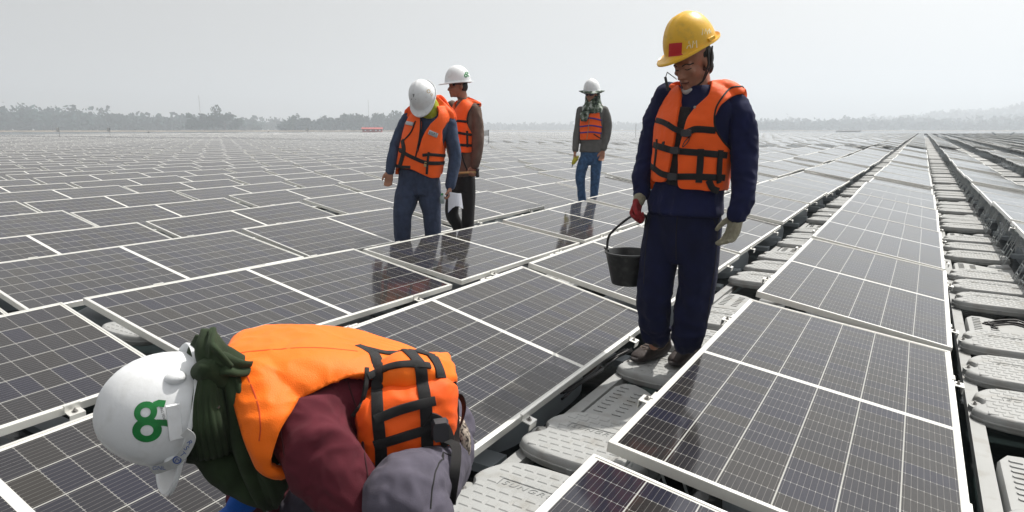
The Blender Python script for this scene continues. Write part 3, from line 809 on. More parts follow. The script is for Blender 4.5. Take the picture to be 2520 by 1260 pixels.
class Figure:
    """local axes of one person: er = sideways, ec = towards the lens side, ez = up; the base is on the float"""
    def __init__(s, bx, by, gz):
        r_ = math.hypot(bx, by); s.base = Vector((bx, by, gz)); s.ec = Vector((-bx/r_, -by/r_, 0)); s.er = Vector((by/r_, -bx/r_, 0)); s.ez = Vector((0, 0, 1))
    def dir(s, turn, down, roll=0):
        """unit vector facing `turn` degrees to the sideways-left of ec and `down` degrees below level"""
        t, d = R(turn), R(down); return (s.er*(-math.sin(t)) + s.ec*math.cos(t))*math.cos(d) - s.ez*math.sin(d)
    def flat(s, P): P = np.asarray(P); return (P - np.array(s.base)) @ np.array(s.er), P[:, 2]
    def poly(s, pts): a = np.array([tuple(p) for p in pts]); x, z = s.flat(a); return list(zip(x, z))
    def ribbon(s, bvh, pts, width, off=.0015, th=.0025, view=None, step=.012, closed=False):
        """webbing laid over the surface below it"""
        view = Vector(view) if view is not None else s.ec
        q = cr_pts([list(p) for p in pts], 8) if len(pts) > 2 else np.array([np.array(pts[0])*(1-t)+np.array(pts[1])*t for t in np.linspace(0, 1, 14)])
        P = []
        for p in q:
            h = bvh.ray_cast(Vector(p) + view*.6, -view)
            if h[0] is None:
                h = bvh.find_nearest(Vector(p))
                if h[0] is None: continue
            nn = h[1] if h[1].dot(view) > -.2 else -h[1]
            P.append((h[0], nn))
        if len(P) < 2: return MB()
        b = MB(); rs_ = []
        NN = [x[1] for x in P]
        for i in range(len(P)):
            nn = Vector((0,0,0))
            for j in range(max(0, i-2), min(len(P), i+3)): nn += NN[j]
            nn.normalize(); p = P[i][0]
            d = (P[min(i+1, len(P)-1)][0]-P[max(i-1, 0)][0]).normalized(); sd_ = d.cross(nn).normalized(); nn = sd_.cross(d).normalized()
            c = p + nn*off; w_ = width/2
            rs_.append([c - sd_*w_ - nn*.004, c - sd_*w_ + nn*th*.6, c - sd_*w_*.8 + nn*th, c + sd_*w_*.8 + nn*th, c + sd_*w_ + nn*th*.6, c + sd_*w_ - nn*.004])
        b.rings(rs_); return b
    def obj(s, name, mb, mat, parent, smooth=True):
        mb.v = [tuple(Vector(v) - s.base) for v in mb.v]
        me = mb.mesh(name, mat)
        if smooth: autosmooth(me, 50)
        return link(name, me, parent)

def head_parts(S, c, fwd, up, k=1.0, neck=None):
    """skull, jaw, nose, brow, lips, ears around centre c"""
    f, u = Vector(fwd).normalized(), Vector(up); u = (u - f*u.dot(f)).normalized(); l = u.cross(f)
    P = lambda x, y, z: Vector(c) + (l*x + f*y + u*z)*k
    A = lambda x, y, z: (l*x*k, f*y*k, u*z*k)
    S.ell(P(0, -.012, .028), A(.074, .094, .088)); S.ell(P(0, .024, -.03), A(.060, .068, .072)); S.ell(P(0, .040, -.072), A(.043, .048, .040))
    S.ell(P(0, .079, -.096), A(.020, .016, .017))
    S.limb([P(0,.088,.006), P(0,.103,-.018), P(0,.112,-.034)], [.007*k, .009*k, .012*k]); S.ell(P(-.012,.100,-.038), A(.009,.009,.008)); S.ell(P(.012,.100,-.038), A(.009,.009,.008))
    S.limb([P(-.040,.074,.016), P(0,.089,.018), P(.040,.074,.016)], [.009*k, .011*k, .009*k])
    for s_ in (-1, 1):
        S.ell(P(s_*.036, .068, -.022), A(.020, .018, .016)); S.ell(P(s_*.076, -.004, -.012), A(.008, .018, .030)); S.ell(P(s_*.030, .076, .0), A(.014, .009, .009))
    S.ell(P(0, .093, -.062), A(.023, .010, .006)); S.ell(P(0, .090, -.072), A(.019, .010, .007))
    return P, A
def helmet(fig, parent, c, fwd, up, mat, k=1.0, peak=.045, ridge=0, brim=.014, name='hard_hat'):
    f, u = Vector(fwd).normalized(), Vector(up); u = (u - f*u.dot(f)).normalized(); l = u.cross(f)
    n = 72; rs_ = []; a, b_, H = .128*k, .108*k, .150*k
    def ring(fn): return [Vector(c) + l*x + f*y + u*z for x, y, z in (fn(2*math.pi*i/n) for i in range(n))]
    def rim(t, extra, z):
        ct, st = math.cos(t), math.sin(t); w_ = brim*k + max(0, ct)**2.2*peak*k + max(0, -ct)**4*.012*k
        return (b_*st*(1+0) + st*w_*extra, a*ct + ct*w_*extra, z*k - .014*k*extra*max(0, ct)**2 + .010*k*extra*max(0, -ct)**3)
    def dome(t, ph):
        ct, st = math.cos(t), math.sin(t); cp = math.cos(ph)**.86; sp = math.sin(ph)
        x, y, z = b_*st*cp, a*ct*cp, H*sp
        if ridge:
            for x0, wd, am in ((0, .011, .006),) + (((.034, .009, .0045), (-.034, .009, .0045)) if ridge > 1 else ()):
                z += am*k*math.exp(-((x - x0*k)/(wd*k))**2)*min(1, sp*1.5)*(.4 + .6*min(1, max(0, 1-abs(ct*cp)*.9)))
        return (x, y, z + .004*k)
    # under side first, then over the lip and up the dome
    for ph in (1.5, 1.2, .8, .4, .1): rs_.append(ring(lambda t, ph=ph: tuple(q*.965 for q in dome(t, ph))))
    rs_.append(ring(lambda t: rim(t, .0, -.004))); rs_.append(ring(lambda t: rim(t, .95, -.004))); rs_.append(ring(lambda t: rim(t, 1.02, -.0045)))
    rs_.append(ring(lambda t: rim(t, 1.03, .002))); rs_.append(ring(lambda t: rim(t, .94, .005))); rs_.append(ring(lambda t: rim(t, .84, .0015))); rs_.append(ring(lambda t: rim(t, .12, .002)))
    for ph in (.03, .1, .2, .32, .45, .6, .75, .9, 1.03, 1.15, 1.26, 1.36, 1.45, 1.52): rs_.append(ring(lambda t, ph=ph: dome(t, ph)))
    b = MB(); b.rings(rs_, cap=True)
    o = fig.obj(name, b, mat, parent); P = lambda x, y, z: Vector(c) + (l*x + f*y + u*z)*k
    bm = MB(); bm.rings(rs_[-15:], cap=True); bv = BVHTree.FromPolygons([Vector(v) for v in bm.v], bm.f)
    return o, P, bv, (l, f, u)
def decal(fig, parent, bvh, origin, U, W, shapes, mat, name, off=.0007, span=.2):
    """thin paint laid on a curved surface; shapes = (verts2d, faces)"""
    N = U.cross(W).normalized(); b = MB()
    for vs, fs in shapes:
        v3 = []
        for x, y in vs:
            p = origin + U*x + W*y; h = bvh.ray_cast(p + N*span, -N); h = h if h[0] is not None else bvh.find_nearest(p)
            nn = h[1] if h[1].dot(N) > 0 else -h[1]; v3.append(h[0] + nn*off)
        b.add(v3, fs)
    return fig.obj(name, b, mat, parent, False)
def arc2(cx, cy, r0, r1, a0, a1, n=20):
    v = []; 
    for i in range(n+1):
        a = R(a0 + (a1-a0)*i/n); v += [(cx+r0*math.cos(a), cy+r0*math.sin(a)), (cx+r1*math.cos(a), cy+r1*math.sin(a))]
    return v, [(2*i, 2*i+1, 2*i+3, 2*i+2) for i in range(n)]
def strip2(pts, w_):
    v = []; P = np.array(pts, float)
    for i in range(len(P)):
        d = P[min(i+1, len(P)-1)] - P[max(i-1, 0)]; d /= np.linalg.norm(d); nn = np.array([-d[1], d[0]])
        v += [tuple(P[i]-nn*w_/2), tuple(P[i]+nn*w_/2)]
    return v, [(2*i, 2*i+1, 2*i+3, 2*i+2) for i in range(len(P)-1)]
def text2(s_, size, cx=0, cy=0, rot=0):
    me = text_mesh(s_, size, 't', MAT['dark_part']); c, sn = math.cos(R(rot)), math.sin(R(rot))
    V = [(cx + v.co.x*c - v.co.y*sn, cy + v.co.x*sn + v.co.y*c) for v in me.vertices]; F = [tuple(p.vertices) for p in me.polygons]; bpy.data.meshes.remove(me)
    return V, F
def two_ring_logo(sz=1.0, rot=0):
    S = [arc2(0, .42*sz, .16*sz, .36*sz, 0, 360, 26), arc2(0, -.22*sz, .20*sz, .46*sz, 0, 360, 30),
         strip2([(.26*sz, .62*sz), (.40*sz, .66*sz), (.60*sz, .60*sz)], .22*sz), strip2([(.30*sz, .02*sz), (.55*sz, -.04*sz), (.80*sz, -.16*sz)], .22*sz),
         strip2([(-.1*sz, .12*sz), (.2*sz, .12*sz)], .16*sz)]
    c, sn = math.cos(R(rot)), math.sin(R(rot))
    return [([(x*c - y*sn, x*sn + y*c) for x, y in v], f) for v, f in S]
def hand(S, wrist, d, palm_n, side, curl, k=1.0, thumb_out=.6, spread=.12):
    """palm, four unequal bent fingers and a thumb; d = along the hand, palm_n = out of the palm, side = towards the thumb"""
    d = Vector(d).normalized(); pn = Vector(palm_n); pn = (pn - d*pn.dot(d)).normalized(); sd_ = d.cross(pn).normalized()
    if sd_.dot(Vector(side)) < 0: sd_ = -sd_
    w_ = Vector(wrist)
    S.loft([(w_ - d*.01*k, sd_*.026*k, pn*.019*k), (w_ + d*.03*k, sd_*.034*k, pn*.018*k), (w_ + d*.07*k, sd_*.041*k, pn*.016*k), (w_ + d*.093*k, sd_*.038*k, pn*.013*k)], 16)
    for i, (off, L, r_) in enumerate(((.030, .074, .0098), (.010, .082, .0102), (-.011, .076, .0098), (-.031, .060, .0086))):
        p = w_ + d*.086*k + sd_*off*k; dd = (d + sd_*off*spread*8).normalized(); pts = [p - dd*.015*k, p]; ang = 0
        for seg, cf in ((.46, .8), (.31, 1.1), (.23, .8)):
            ang += curl[i]*cf if hasattr(curl, '__len__') else curl*cf
            v = dd*math.cos(ang) + pn*math.sin(ang); p = p + v*L*seg*k; pts.append(p)
        S.limb(pts, [r_*k*1.1, r_*k*1.05, r_*k, r_*k*.92, r_*k*.78], 10)
    p = w_ + d*.018*k + sd_*.026*k; q = p + (sd_*thumb_out + d*.75 + pn*.35).normalized()*.038*k; q2 = q + (sd_*thumb_out*.4 + d*.9 + pn*.5).normalized()*.030*k; q3 = q2 + (d + pn*.6).normalized()*.022*k
    S.limb([p, q, q2, q3], [.015*k, .0125*k, .011*k, .009*k], 10)
def shoe(fig, parent, heel, toe, mat, sole, k=1.0, name='shoe'):
    h, t_ = Vector(heel), Vector(toe); d = (t_-h); d.z = 0; L = d.length; d.normalize(); sd_ = d.cross(Vector((0,0,1))); z = Vector((0,0,1)); g = h.copy(); g.z = heel[2]
    S = Solid()
    S.loft([(g + d*-.01*k + z*.035, sd_*.030*k, z*.030), (g + d*L*.15 + z*.045, sd_*.040*k, z*.045), (g + d*L*.40 + z*.044, sd_*.040*k, z*.042), (g + d*L*.68 + z*.032, sd_*.048*k, z*.030), (g + d*L*.90 + z*.024, sd_*.044*k, z*.022), (g + d*L + z*.018, sd_*.028*k, z*.014)])
    S.limb([g + d*L*.12 + z*.05, g + d*L*.12 + z*.11], [.042*k, .038*k])
    sk = S.fuse(.006, 4); o = sk.put(name, mat, parent, fig.base)
    b = MB(); rs_ = []
    for zz, s_ in ((0, .97), (.006, 1.02), (.018, 1.03), (.024, .98)):
        rr = []
        for t in np.linspace(0, 2*math.pi, 36, endpoint=False):
            x = math.cos(t); y = math.sin(t); wd = (.043 + .010*max(0, x))*k*abs(y)**.8*math.copysign(1, y)
            rr.append(g + d*(L*.5 + x*(L*.5+.012)*s_) + sd_*wd*s_ + z*zz)
        rs_.append(rr)
    b.rings(rs_); s_o = fig.obj('sole', b, sole, o)
    bv = sk.bvh(); lc = MB()
    for i in range(5):
        q = g + d*L*(.36 + .085*i); r_ = fig.ribbon(bv, [q + sd_*.022*k + z*.1, q + z*.11, q - sd_*.022*k + z*.1], .006, .001, .003, view=(0,0,1)); lc.add(r_.v, r_.f)
    fig.obj('laces', lc, MAT['lace'], o)
    st = MB()
    for s_ in (-1, 1):
        r_ = fig.ribbon(bv, [g + d*L*.15 + z*.06 + sd_*s_*.03, g + d*L*.35 + z*.035 + sd_*s_*.035, g + d*L*.62 + z*.045 + sd_*s_*.03, g + d*L*.78 + z*.05], .004, .0008, .002, view=(sd_*s_*.8 + z*.7)); st.add(r_.v, r_.f)
    fig.obj('trim', st, MAT['lace'], o)
    return o
def cylinder_between(p, q, r0, r1=None, n=14):
    b = MB(); b.tube([p, q], [r0, r1 if r1 else r0], n); return b

# cloth and skin
def cloth(name, col, weave=900, bump=.35, rough=.85, var=.14, scale=14, sheen=.04):
    m = simple(name, col, rough=rough, var=var, scale=scale, bump=bump, bscale=weave, spec=.25); b = m.node_tree.nodes['Principled BSDF']
    b.inputs['Sheen Weight'].default_value = sheen; b.inputs['Sheen Roughness'].default_value = .5; return m
cloth('orange_vest', (0.92, 0.115, 0.010), rough=.55, var=.07, scale=9, bump=.25, weave=500)
cloth('orange_vest_bright', (0.95, 0.17, 0.008), rough=.5, var=.06, scale=7, bump=.22, weave=420)
cloth('webbing', (0.012, 0.012, 0.013), weave=1200, rough=.6, var=.2, sheen=.05)
cloth('navy_shirt', (0.0065, 0.010, 0.050), var=.2); cloth('navy_trousers', (0.0045, 0.007, 0.034), var=.25)
cloth('denim_shirt', (0.040, 0.060, 0.110), var=.22, scale=20); cloth('blue_work_trousers', (0.036, 0.050, 0.092), var=.2, scale=18)
cloth('brown_shirt', (0.13, 0.088, 0.070), var=.2); cloth('black_trousers', (0.012, 0.012, 0.014), var=.2)
cloth('grey_shirt', (0.115, 0.115, 0.112), var=.15); cloth('jeans', (0.035, 0.085, 0.18), var=.35, scale=25)
cloth('maroon_shirt', (0.10, 0.014, 0.024), var=.16, scale=20, weave=700, bump=.4); cloth('grey_trousers', (0.085, 0.078, 0.105), var=.2, scale=22, weave=600)
cloth('green_scarf', (0.024, 0.040, 0.018), var=.3, scale=18, weave=800, bump=.4); cloth('lime_gaiter', (0.34, 0.38, 0.03), var=.12)
cloth('cotton_glove', (0.36, 0.34, 0.25), var=.2, scale=60, weave=400, bump=.8); cloth('red_glove', (0.30, 0.025, 0.03), var=.3, scale=50, weave=400, bump=.8)
cloth('blue_glove', (0.01, 0.09, 0.42), var=.15); cloth('yellow_plastic', (0.45, 0.40, 0.03), rough=.5)
simple('skin', (0.33, 0.155, 0.095), rough=.55, var=.12, scale=30, bump=.15, bscale=250); simple('skin_light', (0.30, 0.145, 0.09), rough=.55, var=.1, scale=30)
simple('lip', (0.13, 0.045, 0.035), rough=.5); simple('hair', (0.010, 0.008, 0.007), rough=.6, var=.3, scale=80, stretch=(1,1,.2), bump=.6, bscale=200)
simple('helmet_yellow', (0.80, 0.46, 0.022), rough=.38, var=.05, scale=12, bump=.06, bscale=90, dirt=(0.62, 0.36, 0.03))
simple('helmet_white', (0.74, 0.76, 0.78), rough=.33, var=.025, scale=9, bump=.04, bscale=120, dirt=(0.62, 0.63, 0.63))
simple('red_sticker', (0.50, 0.012, 0.02), rough=.5, var=.08); simple('logo_green', (0.012, 0.20, 0.045), rough=.4, var=.35, scale=25)
simple('marker_white', (0.8, 0.76, 0.55), rough=.6); simple('ink_dark', (0.03, 0.03, 0.035), rough=.5); simple('ink_blue', (0.03, 0.07, 0.25), rough=.5)
simple('strap_grey', (0.42, 0.43, 0.43), rough=.7, var=.15, scale=40); simple('shoe_brown', (0.030, 0.020, 0.018), rough=.75, var=.35, scale=40, bump=.3)
simple('sole_dark', (0.035, 0.030, 0.030), rough=.8, var=.2); simple('lace', (0.13, 0.10, 0.08), rough=.8)
simple('bucket_black', (0.012, 0.013, 0.014), rough=.38, var=.25, scale=12, bump=.12, bscale=40, dirt=(0.05,0.05,0.048)); simple('lens_dark', (0.01, 0.01, 0.03), rough=.08)
simple('wood_handle', (0.40, 0.27, 0.11), rough=.5, var=.15, scale=12); simple('paper', (0.70, 0.72, 0.80), rough=.7, var=.03); simple('eye_white', (.5,.48,.45), rough=.3)
simple('reflective_tape', (0.40, 0.43, 0.45), rough=.3, metal=.4); simple('purple_webbing', (0.06, 0.02, 0.22), rough=.6); simple('clear_plastic', (0.30, 0.36, 0.36), rough=.15)
m, t, b = nodes_of('camouflage'); b.inputs['Roughness'].default_value = .9
tc = t.nodes.new('ShaderNodeTexCoord'); n = t.nodes.new('ShaderNodeTexNoise'); n.inputs['Scale'].default_value = 16; t.links.new(tc.outputs['Object'], n.inputs['Vector'])
cr = t.nodes.new('ShaderNodeValToRGB'); cr.color_ramp.interpolation = 'CONSTANT'; e = cr.color_ramp.elements
e[0].position = 0; e[0].color = (.012,.022,.018,1); e[1].position = .58; e[1].color = (.42,.45,.43,1)
for p_, c_ in ((.40, (.05,.075,.05,1)), (.50, (.15,.19,.15,1))): k = e.new(p_); k.color = c_
t.links.new(n.outputs['Fac'], cr.inputs[0]); t.links.new(cr.outputs[0], b.inputs['Base Color'])
m, t, b = nodes_of('knit_wool'); b.inputs['Roughness'].default_value = .95
tc = t.nodes.new('ShaderNodeTexCoord'); n = t.nodes.new('ShaderNodeTexVoronoi'); n.inputs['Scale'].default_value = 260; mp = t.nodes.new('ShaderNodeMapping'); mp.inputs['Scale'].default_value = (1,1,.45)
t.links.new(tc.outputs['Object'], mp.inputs[0]); t.links.new(mp.outputs[0], n.inputs['Vector']); cr = t.nodes.new('ShaderNodeValToRGB'); e = cr.color_ramp.elements
e[0].position = .25; e[0].color = (.03,.022,.02,1); e[1].position = .75; e[1].color = (.42,.36,.30,1); t.links.new(n.outputs['Color'], cr.inputs[0]); t.links.new(cr.outputs[0], b.inputs['Base Color'])
def put_person(fig, skin_, mat, label, name='person'):
    o = skin_.put(name, mat, None, fig.base); o.location = fig.base
    return tag(o, label, 'person')
V3 = Vector

def sheet(fig, rows, mat, parent, name, folds=None, th=.0025, n=10):
    """a piece of cloth: rows of points from the gathered end outwards, ruffled along its width"""
    A = [cr_pts([list(p) for p in r], n) for r in rows]; A = np.array(A); A = np.array([cr_pts(A[:, j], 6) for j in range(A.shape[1])]).transpose(1, 0, 2)
    h, w_ = A.shape[:2]; V = A.reshape(-1, 3); F = [(i*w_+j, i*w_+j+1, (i+1)*w_+j+1, (i+1)*w_+j) for i in range(h-1) for j in range(w_-1)]
    sk = Skin(V, F); N = sk.normals()
    if folds:
        nf, am, ph = folds; J = np.tile(np.linspace(0, 1, w_), h); I = np.repeat(np.linspace(0, 1, h), w_)
        sk.V = sk.V + N*((np.sin(J*nf*6.283 + ph + 1.3*np.sin(I*4))*am*(.25 + I))[:, None])
        sk.N0 = sk.normals()
    return sk.thick(th).put(name, mat, parent, fig.base)

# ================================================================ A: the standing man with the bucket
def man_with_bucket():
    g = Figure(-1.07, 3.12, FZ); er, ec, ez = g.er, g.ec, g.ez
    TW = 38                                            # the torso faces this far to the left
    fw = g.dir(TW, 0); sd_ = fw.cross(ez).normalized() * -1; sd_ = ez.cross(fw)   # sd_: his left
    at = lambda p, d=0: V3(p) + ec*d
    # joints
    pel = V3((-0.966, 3.156, -0.396)); chest = V3((-0.932, 3.167, -0.001)); neck0 = V3((-0.924, 3.170, 0.186)); hd = V3((-0.958, 3.137, 0.315))
    shR = V3((-1.098, 3.206, 0.152)); elR = V3((-1.170, 3.191, -0.106)); wrR = V3((-1.176, 3.105, -0.326)); haR = V3((-1.181, 3.061, -0.400))
    shL = V3((-0.747, 3.146, 0.106)); elL = V3((-0.685, 3.146, -0.121)); wrL = V3((-0.688, 3.103, -0.372))
    hipR = V3((-1.063, 3.154, -0.485)); knR = V3((-1.072, 3.088, -0.794)); anR = V3((-1.078, 3.128, -1.105))
    hipL = V3((-0.874, 3.145, -0.469)); knL = V3((-0.876, 3.134, -0.778)); anL = V3((-0.910, 3.111, -1.087))
    hf = g.dir(38, 26); hu = (ez + hf*.5).normalized()
    # --- body: one skin
    S = Solid()
    HP, HA = head_parts(S, hd, hf, hu, 1.0)
    S.limb([V3((-0.917, 3.172, 0.133)), V3((-0.924, 3.170, 0.199)), hd - hf*.03 - hu*.02], [.062, .053, .052])
    S.loft([(pel, sd_*.15, fw*.095), (V3((-0.952, 3.160, -0.216)), sd_*.135, fw*.085), (chest, sd_*.155, fw*.10), (V3((-0.921, 3.171, 0.133)), sd_*.15, fw*.075)])
    for a, b_, c in ((shR, elR, wrR), (shL, elL, wrL)): S.limb([a, b_, c], [.042, .038, .027])
    for a, b_, c in ((hipR, knR, anR), (hipL, knL, anL)): S.limb([a, b_, c], [.078, .050, .026])
    body = S.fuse(.0065, 4)
    p = put_person(g, body, MAT['skin'], 'man in navy clothes, orange life vest and yellow hard hat, holding a black bucket')
    bb = body.bvh()
    for s_ in (-1, 1):
        g.obj('eyebrow', g.ribbon(bb, [HP(s_*.050, .09, .012), HP(s_*.032, .10, .021), HP(s_*.014, .10, .016)], .005, -.001, .003, view=hf), MAT['hair'], p)
        g.obj('eye', g.ribbon(bb, [HP(s_*.044, .09, -.004), HP(s_*.030, .10, -.007), HP(s_*.017, .10, -.004)], .005, -.0015, .0022, view=hf), MAT['hair'], p)
    g.obj('lips', g.ribbon(bb, [HP(-.022, .10, -.067), HP(-.008, .10, -.064), HP(.008, .10, -.064), HP(.022, .10, -.067)], .008, -.001, .0025, view=hf), MAT['lip'], p)
    # --- trousers
    S = Solid()
    S.loft([(V3((-0.961, 3.158, -0.312)), sd_*.165, fw*.12), (pel, sd_*.172, fw*.122), (V3((-0.965, 3.156, -0.539)), sd_*.176, fw*.125), (V3((-0.975, 3.153, -0.643)), sd_*.12, fw*.095)])
    S.limb([V3((-1.064, 3.154, -0.454)), V3((-1.073, 3.119, -0.648)), V3((-1.074, 3.087, -0.811)), V3((-1.071, 3.104, -0.943)), V3((-1.066, 3.132, -1.037))], [.092, .090, .078, .066, .058])
    S.limb([V3((-0.870, 3.146, -0.439)), V3((-0.874, 3.140, -0.630)), V3((-0.874, 3.134, -0.774)), V3((-0.887, 3.125, -0.899)), V3((-0.905, 3.113, -1.030))], [.092, .094, .084, .080, .066])
    S.ell(V3((-1.066, 3.132, -1.051)), (er*.062, ec*.060, ez*.024)); S.ell(V3((-0.905, 3.113, -1.043)), (er*.066, ec*.064, ez*.024)); S.ell(V3((-1.064, 3.127, -1.003)), (er*.068, ec*.062, ez*.020)); S.ell(V3((-0.901, 3.120, -0.989)), (er*.074, ec*.068, ez*.022))
    tr = S.fuse(.0075, 5)
    lowfold = lambda V: .35 + 1.3*np.clip((-.55 - V[:, 2])/.5, 0, 1)
    tr.wrinkle(.016, 8, (0, 0, 1), .6, lowfold, 1); tr.wrinkle(.009, 20, None, .6, lowfold, 2); tr.smooth(2)
    trp = tr.put('trousers', MAT['navy_trousers'], p, g.base)
    tb = tr.bvh(); sm_ = MB()
    for pts in ([(-0.948, 3.003, -0.395), (-0.950, 3.003, -0.496), (-0.954, 3.033, -0.621)], [(-0.785, 3.112, -0.409), (-0.788, 3.111, -0.616), (-0.800, 3.107, -0.778), (-0.810, 3.104, -0.944)], [(-1.085, 3.009, -0.419), (-1.099, 3.004, -0.550), (-1.103, 3.003, -0.755)], [(-0.808, 3.083, -0.398), (-0.787, 3.111, -0.462)]):
        r_ = g.ribbon(tb, pts, .004, .0004, .0014); sm_.add(r_.v, r_.f)
    g.obj('seam', sm_, MAT['webbing'], trp)
    # --- long-sleeved shirt
    S = Solid()
    S.loft([(V3((-0.962, 3.157, -0.404)), sd_*.190, fw*.138), (V3((-0.958, 3.159, -0.295)), sd_*.176, fw*.125), (V3((-0.942, 3.164, -0.156)), sd_*.168, fw*.118), (V3((-0.932, 3.167, -0.001)), sd_*.178, fw*.12), (V3((-0.923, 3.170, 0.104)), sd_*.185, fw*.10), (V3((-0.920, 3.172, 0.178)), sd_*.12, fw*.075), (V3((-0.921, 3.171, 0.203)), sd_*.07, fw*.06)])
    S.limb([V3((-1.055, 3.199, 0.164)), shR, V3((-1.148, 3.199, 0.019)), elR, V3((-1.178, 3.146, -0.223)), V3((-1.176, 3.115, -0.311))], [.055, .060, .056, .053, .046, .036])
    S.limb([V3((-0.798, 3.160, 0.133)), V3((-0.740, 3.149, 0.106)), V3((-0.708, 3.139, 0.003)), V3((-0.693, 3.144, -0.121)), V3((-0.681, 3.137, -0.233)), V3((-0.681, 3.116, -0.326)), V3((-0.694, 3.101, -0.384))], [.050, .052, .052, .052, .049, .044, .040])
    sh = S.fuse(.0075, 4)
    arm = lambda V: np.clip(.3 + 1.2*np.abs((V - np.array(chest)) @ np.array(er))/.3, .3, 1.4)
    sh.wrinkle(.015, 11, (0, 0, 1), .6, arm, 3); sh.wrinkle(.008, 24, None, .6, arm, 4); sh.smooth(1)
    sh.put('shirt', MAT['navy_shirt'], p, g.base)
    for nm, q, dn, r_ in (('cuff', V3((-1.178, 3.115, -0.315)), (V3((-1.175, 3.105, -0.343)) - V3((-1.176, 3.115, -0.303))), .037), ('cuff', V3((-0.695, 3.100, -0.384)), (V3((-0.699, 3.099, -0.411)) - V3((-0.691, 3.102, -0.373))), .043)):
        d = dn.normalized(); b = MB(); b.tube([q - d*.012, q + d*.0, q + d*.016, q + d*.020], [r_*.98, r_*1.04, r_*.98, r_*.8], 20); g.obj(nm, b, MAT['navy_shirt'], p)
    # --- life vest cut from the padded torso
    S = Solid()
    S.loft([(V3((-0.949, 3.161, -0.319)), sd_*.180, fw*.140), (V3((-0.948, 3.162, -0.235)), sd_*.186, fw*.150), (V3((-0.943, 3.164, -0.117)), sd_*.190, fw*.155), (V3((-0.933, 3.167, 0.009)), sd_*.198, fw*.152), (V3((-0.920, 3.172, 0.110)), sd_*.200, fw*.128), (V3((-0.915, 3.173, 0.180)), sd_*.160, fw*.105), (V3((-0.916, 3.173, 0.217)), sd_*.095, fw*.085)], 36, 2.6)
    S.limb([V3((-0.841, 3.146, 0.189)), V3((-0.787, 3.154, 0.184)), V3((-0.729, 3.147, 0.160))], [.050, .052, .038], flat=(ez, .8))
    S.limb([V3((-0.993, 3.189, 0.202)), V3((-1.044, 3.192, 0.202)), V3((-1.074, 3.193, 0.184))], [.040, .040, .032], flat=(ez, .75))
    vs = S.fuse(.006, 5); vs.wrinkle(.006, 9, None, .35, None, 5); vs.wrinkle(.003, 26, None, .5, None, 6)
    LP = g.poly([(-0.997, 2.986, 0.219), (-0.968, 2.996, 0.209), (-0.964, 2.998, 0.160), (-0.974, 2.994, 0.036), (-0.985, 2.991, -0.075), (-1.004, 2.984, -0.227), (-1.016, 2.980, -0.250), (-1.064, 2.964, -0.251), (-1.081, 2.958, -0.228), (-1.089, 2.955, -0.019), (-1.065, 2.963, 0.147), (-1.040, 2.972, 0.219)])
    RP = g.poly([(-0.828, 3.045, 0.233), (-0.689, 3.092, 0.231), (-0.694, 3.090, 0.157), (-0.731, 3.078, 0.157), (-0.766, 3.066, 0.135), (-0.797, 3.055, 0.104), (-0.816, 3.048, 0.054), (-0.812, 3.050, 0.014), (-0.781, 3.061, -0.041), (-0.736, 3.076, -0.096), (-0.722, 3.081, -0.096), (-0.725, 3.080, -0.278), (-0.760, 3.068, -0.280), (-0.897, 3.021, -0.274), (-0.953, 3.002, -0.271), (-0.960, 2.999, -0.112), (-0.945, 3.004, -0.019), (-0.930, 3.009, 0.054), (-0.895, 3.021, 0.105), (-0.840, 3.040, 0.159)])
    BK = g.poly([(-1.104, 3.214, 0.227), (-1.068, 3.226, 0.251), (-0.832, 3.307, 0.247), (-0.774, 3.327, 0.221), (-0.756, 3.333, 0.154), (-0.792, 3.321, 0.038), (-0.772, 3.328, -0.290), (-1.178, 3.189, -0.298), (-1.184, 3.186, -0.021), (-1.137, 3.203, 0.119)])
    ecn = np.array(ec)
    def cut(C, N):
        x, z = g.flat(C); fr = (N @ ecn) > -.05
        return (fr & (inpoly(x, z, LP) | inpoly(x, z, RP))) | (~fr & inpoly(x, z, BK))
    v2 = vs.keep(cut, 4); bv = v2.bvh(); full = vs.bvh()
    vo = v2.thick(.024).put('life_vest', MAT['orange_vest'], p, g.base)
    inner = vs.push(-.014)
    MID = g.poly([(-0.970, 2.996, 0.106), (-0.915, 3.014, 0.105), (-0.927, 3.011, -0.019), (-0.929, 3.010, -0.267), (-1.003, 2.984, -0.257), (-1.015, 2.980, -0.227), (-0.981, 2.992, -0.038)])
    inner.keep(lambda C, N: ((N @ ecn) > .1) & inpoly(*g.flat(C), MID), 3).thick(.004).put('front_panel', MAT['webbing'], vo, g.base)
    def strap(pts, w_, b3=full, mat='webbing', nm='strap', off=.0015):
        return g.obj(nm, g.ribbon(b3, pts, w_, off), MAT[mat], vo)
    strap([(-1.075, 2.960, 0.051), (-1.024, 2.977, 0.033), (-0.976, 2.994, 0.003), (-0.937, 3.007, -0.012)], .026)
    strap([(-0.937, 3.007, -0.019), (-0.910, 3.016, -0.004), (-0.883, 3.026, 0.003), (-0.808, 3.051, -0.003)], .030)
    strap([(-1.074, 2.960, -0.070), (-1.028, 2.976, -0.083), (-0.975, 2.994, -0.096), (-0.905, 3.018, -0.101), (-0.837, 3.041, -0.106), (-0.751, 3.071, -0.116)], .030)
    strap([(-1.076, 2.960, -0.176), (-1.055, 2.966, -0.189), (-1.023, 2.978, -0.208), (-0.970, 2.996, -0.216), (-0.900, 3.020, -0.213), (-0.831, 3.043, -0.214), (-0.754, 3.070, -0.220)], .030)
    strap([(-1.054, 2.967, -0.044), (-1.056, 2.966, -0.123), (-1.062, 2.964, -0.197)], .014)
    strap([(-0.865, 3.032, -0.086), (-0.865, 3.032, -0.149), (-0.866, 3.031, -0.239)], .030, off=.007)
    strap([(-0.783, 3.060, -0.091), (-0.785, 3.059, -0.148), (-0.783, 3.060, -0.241)], .028, off=.007)
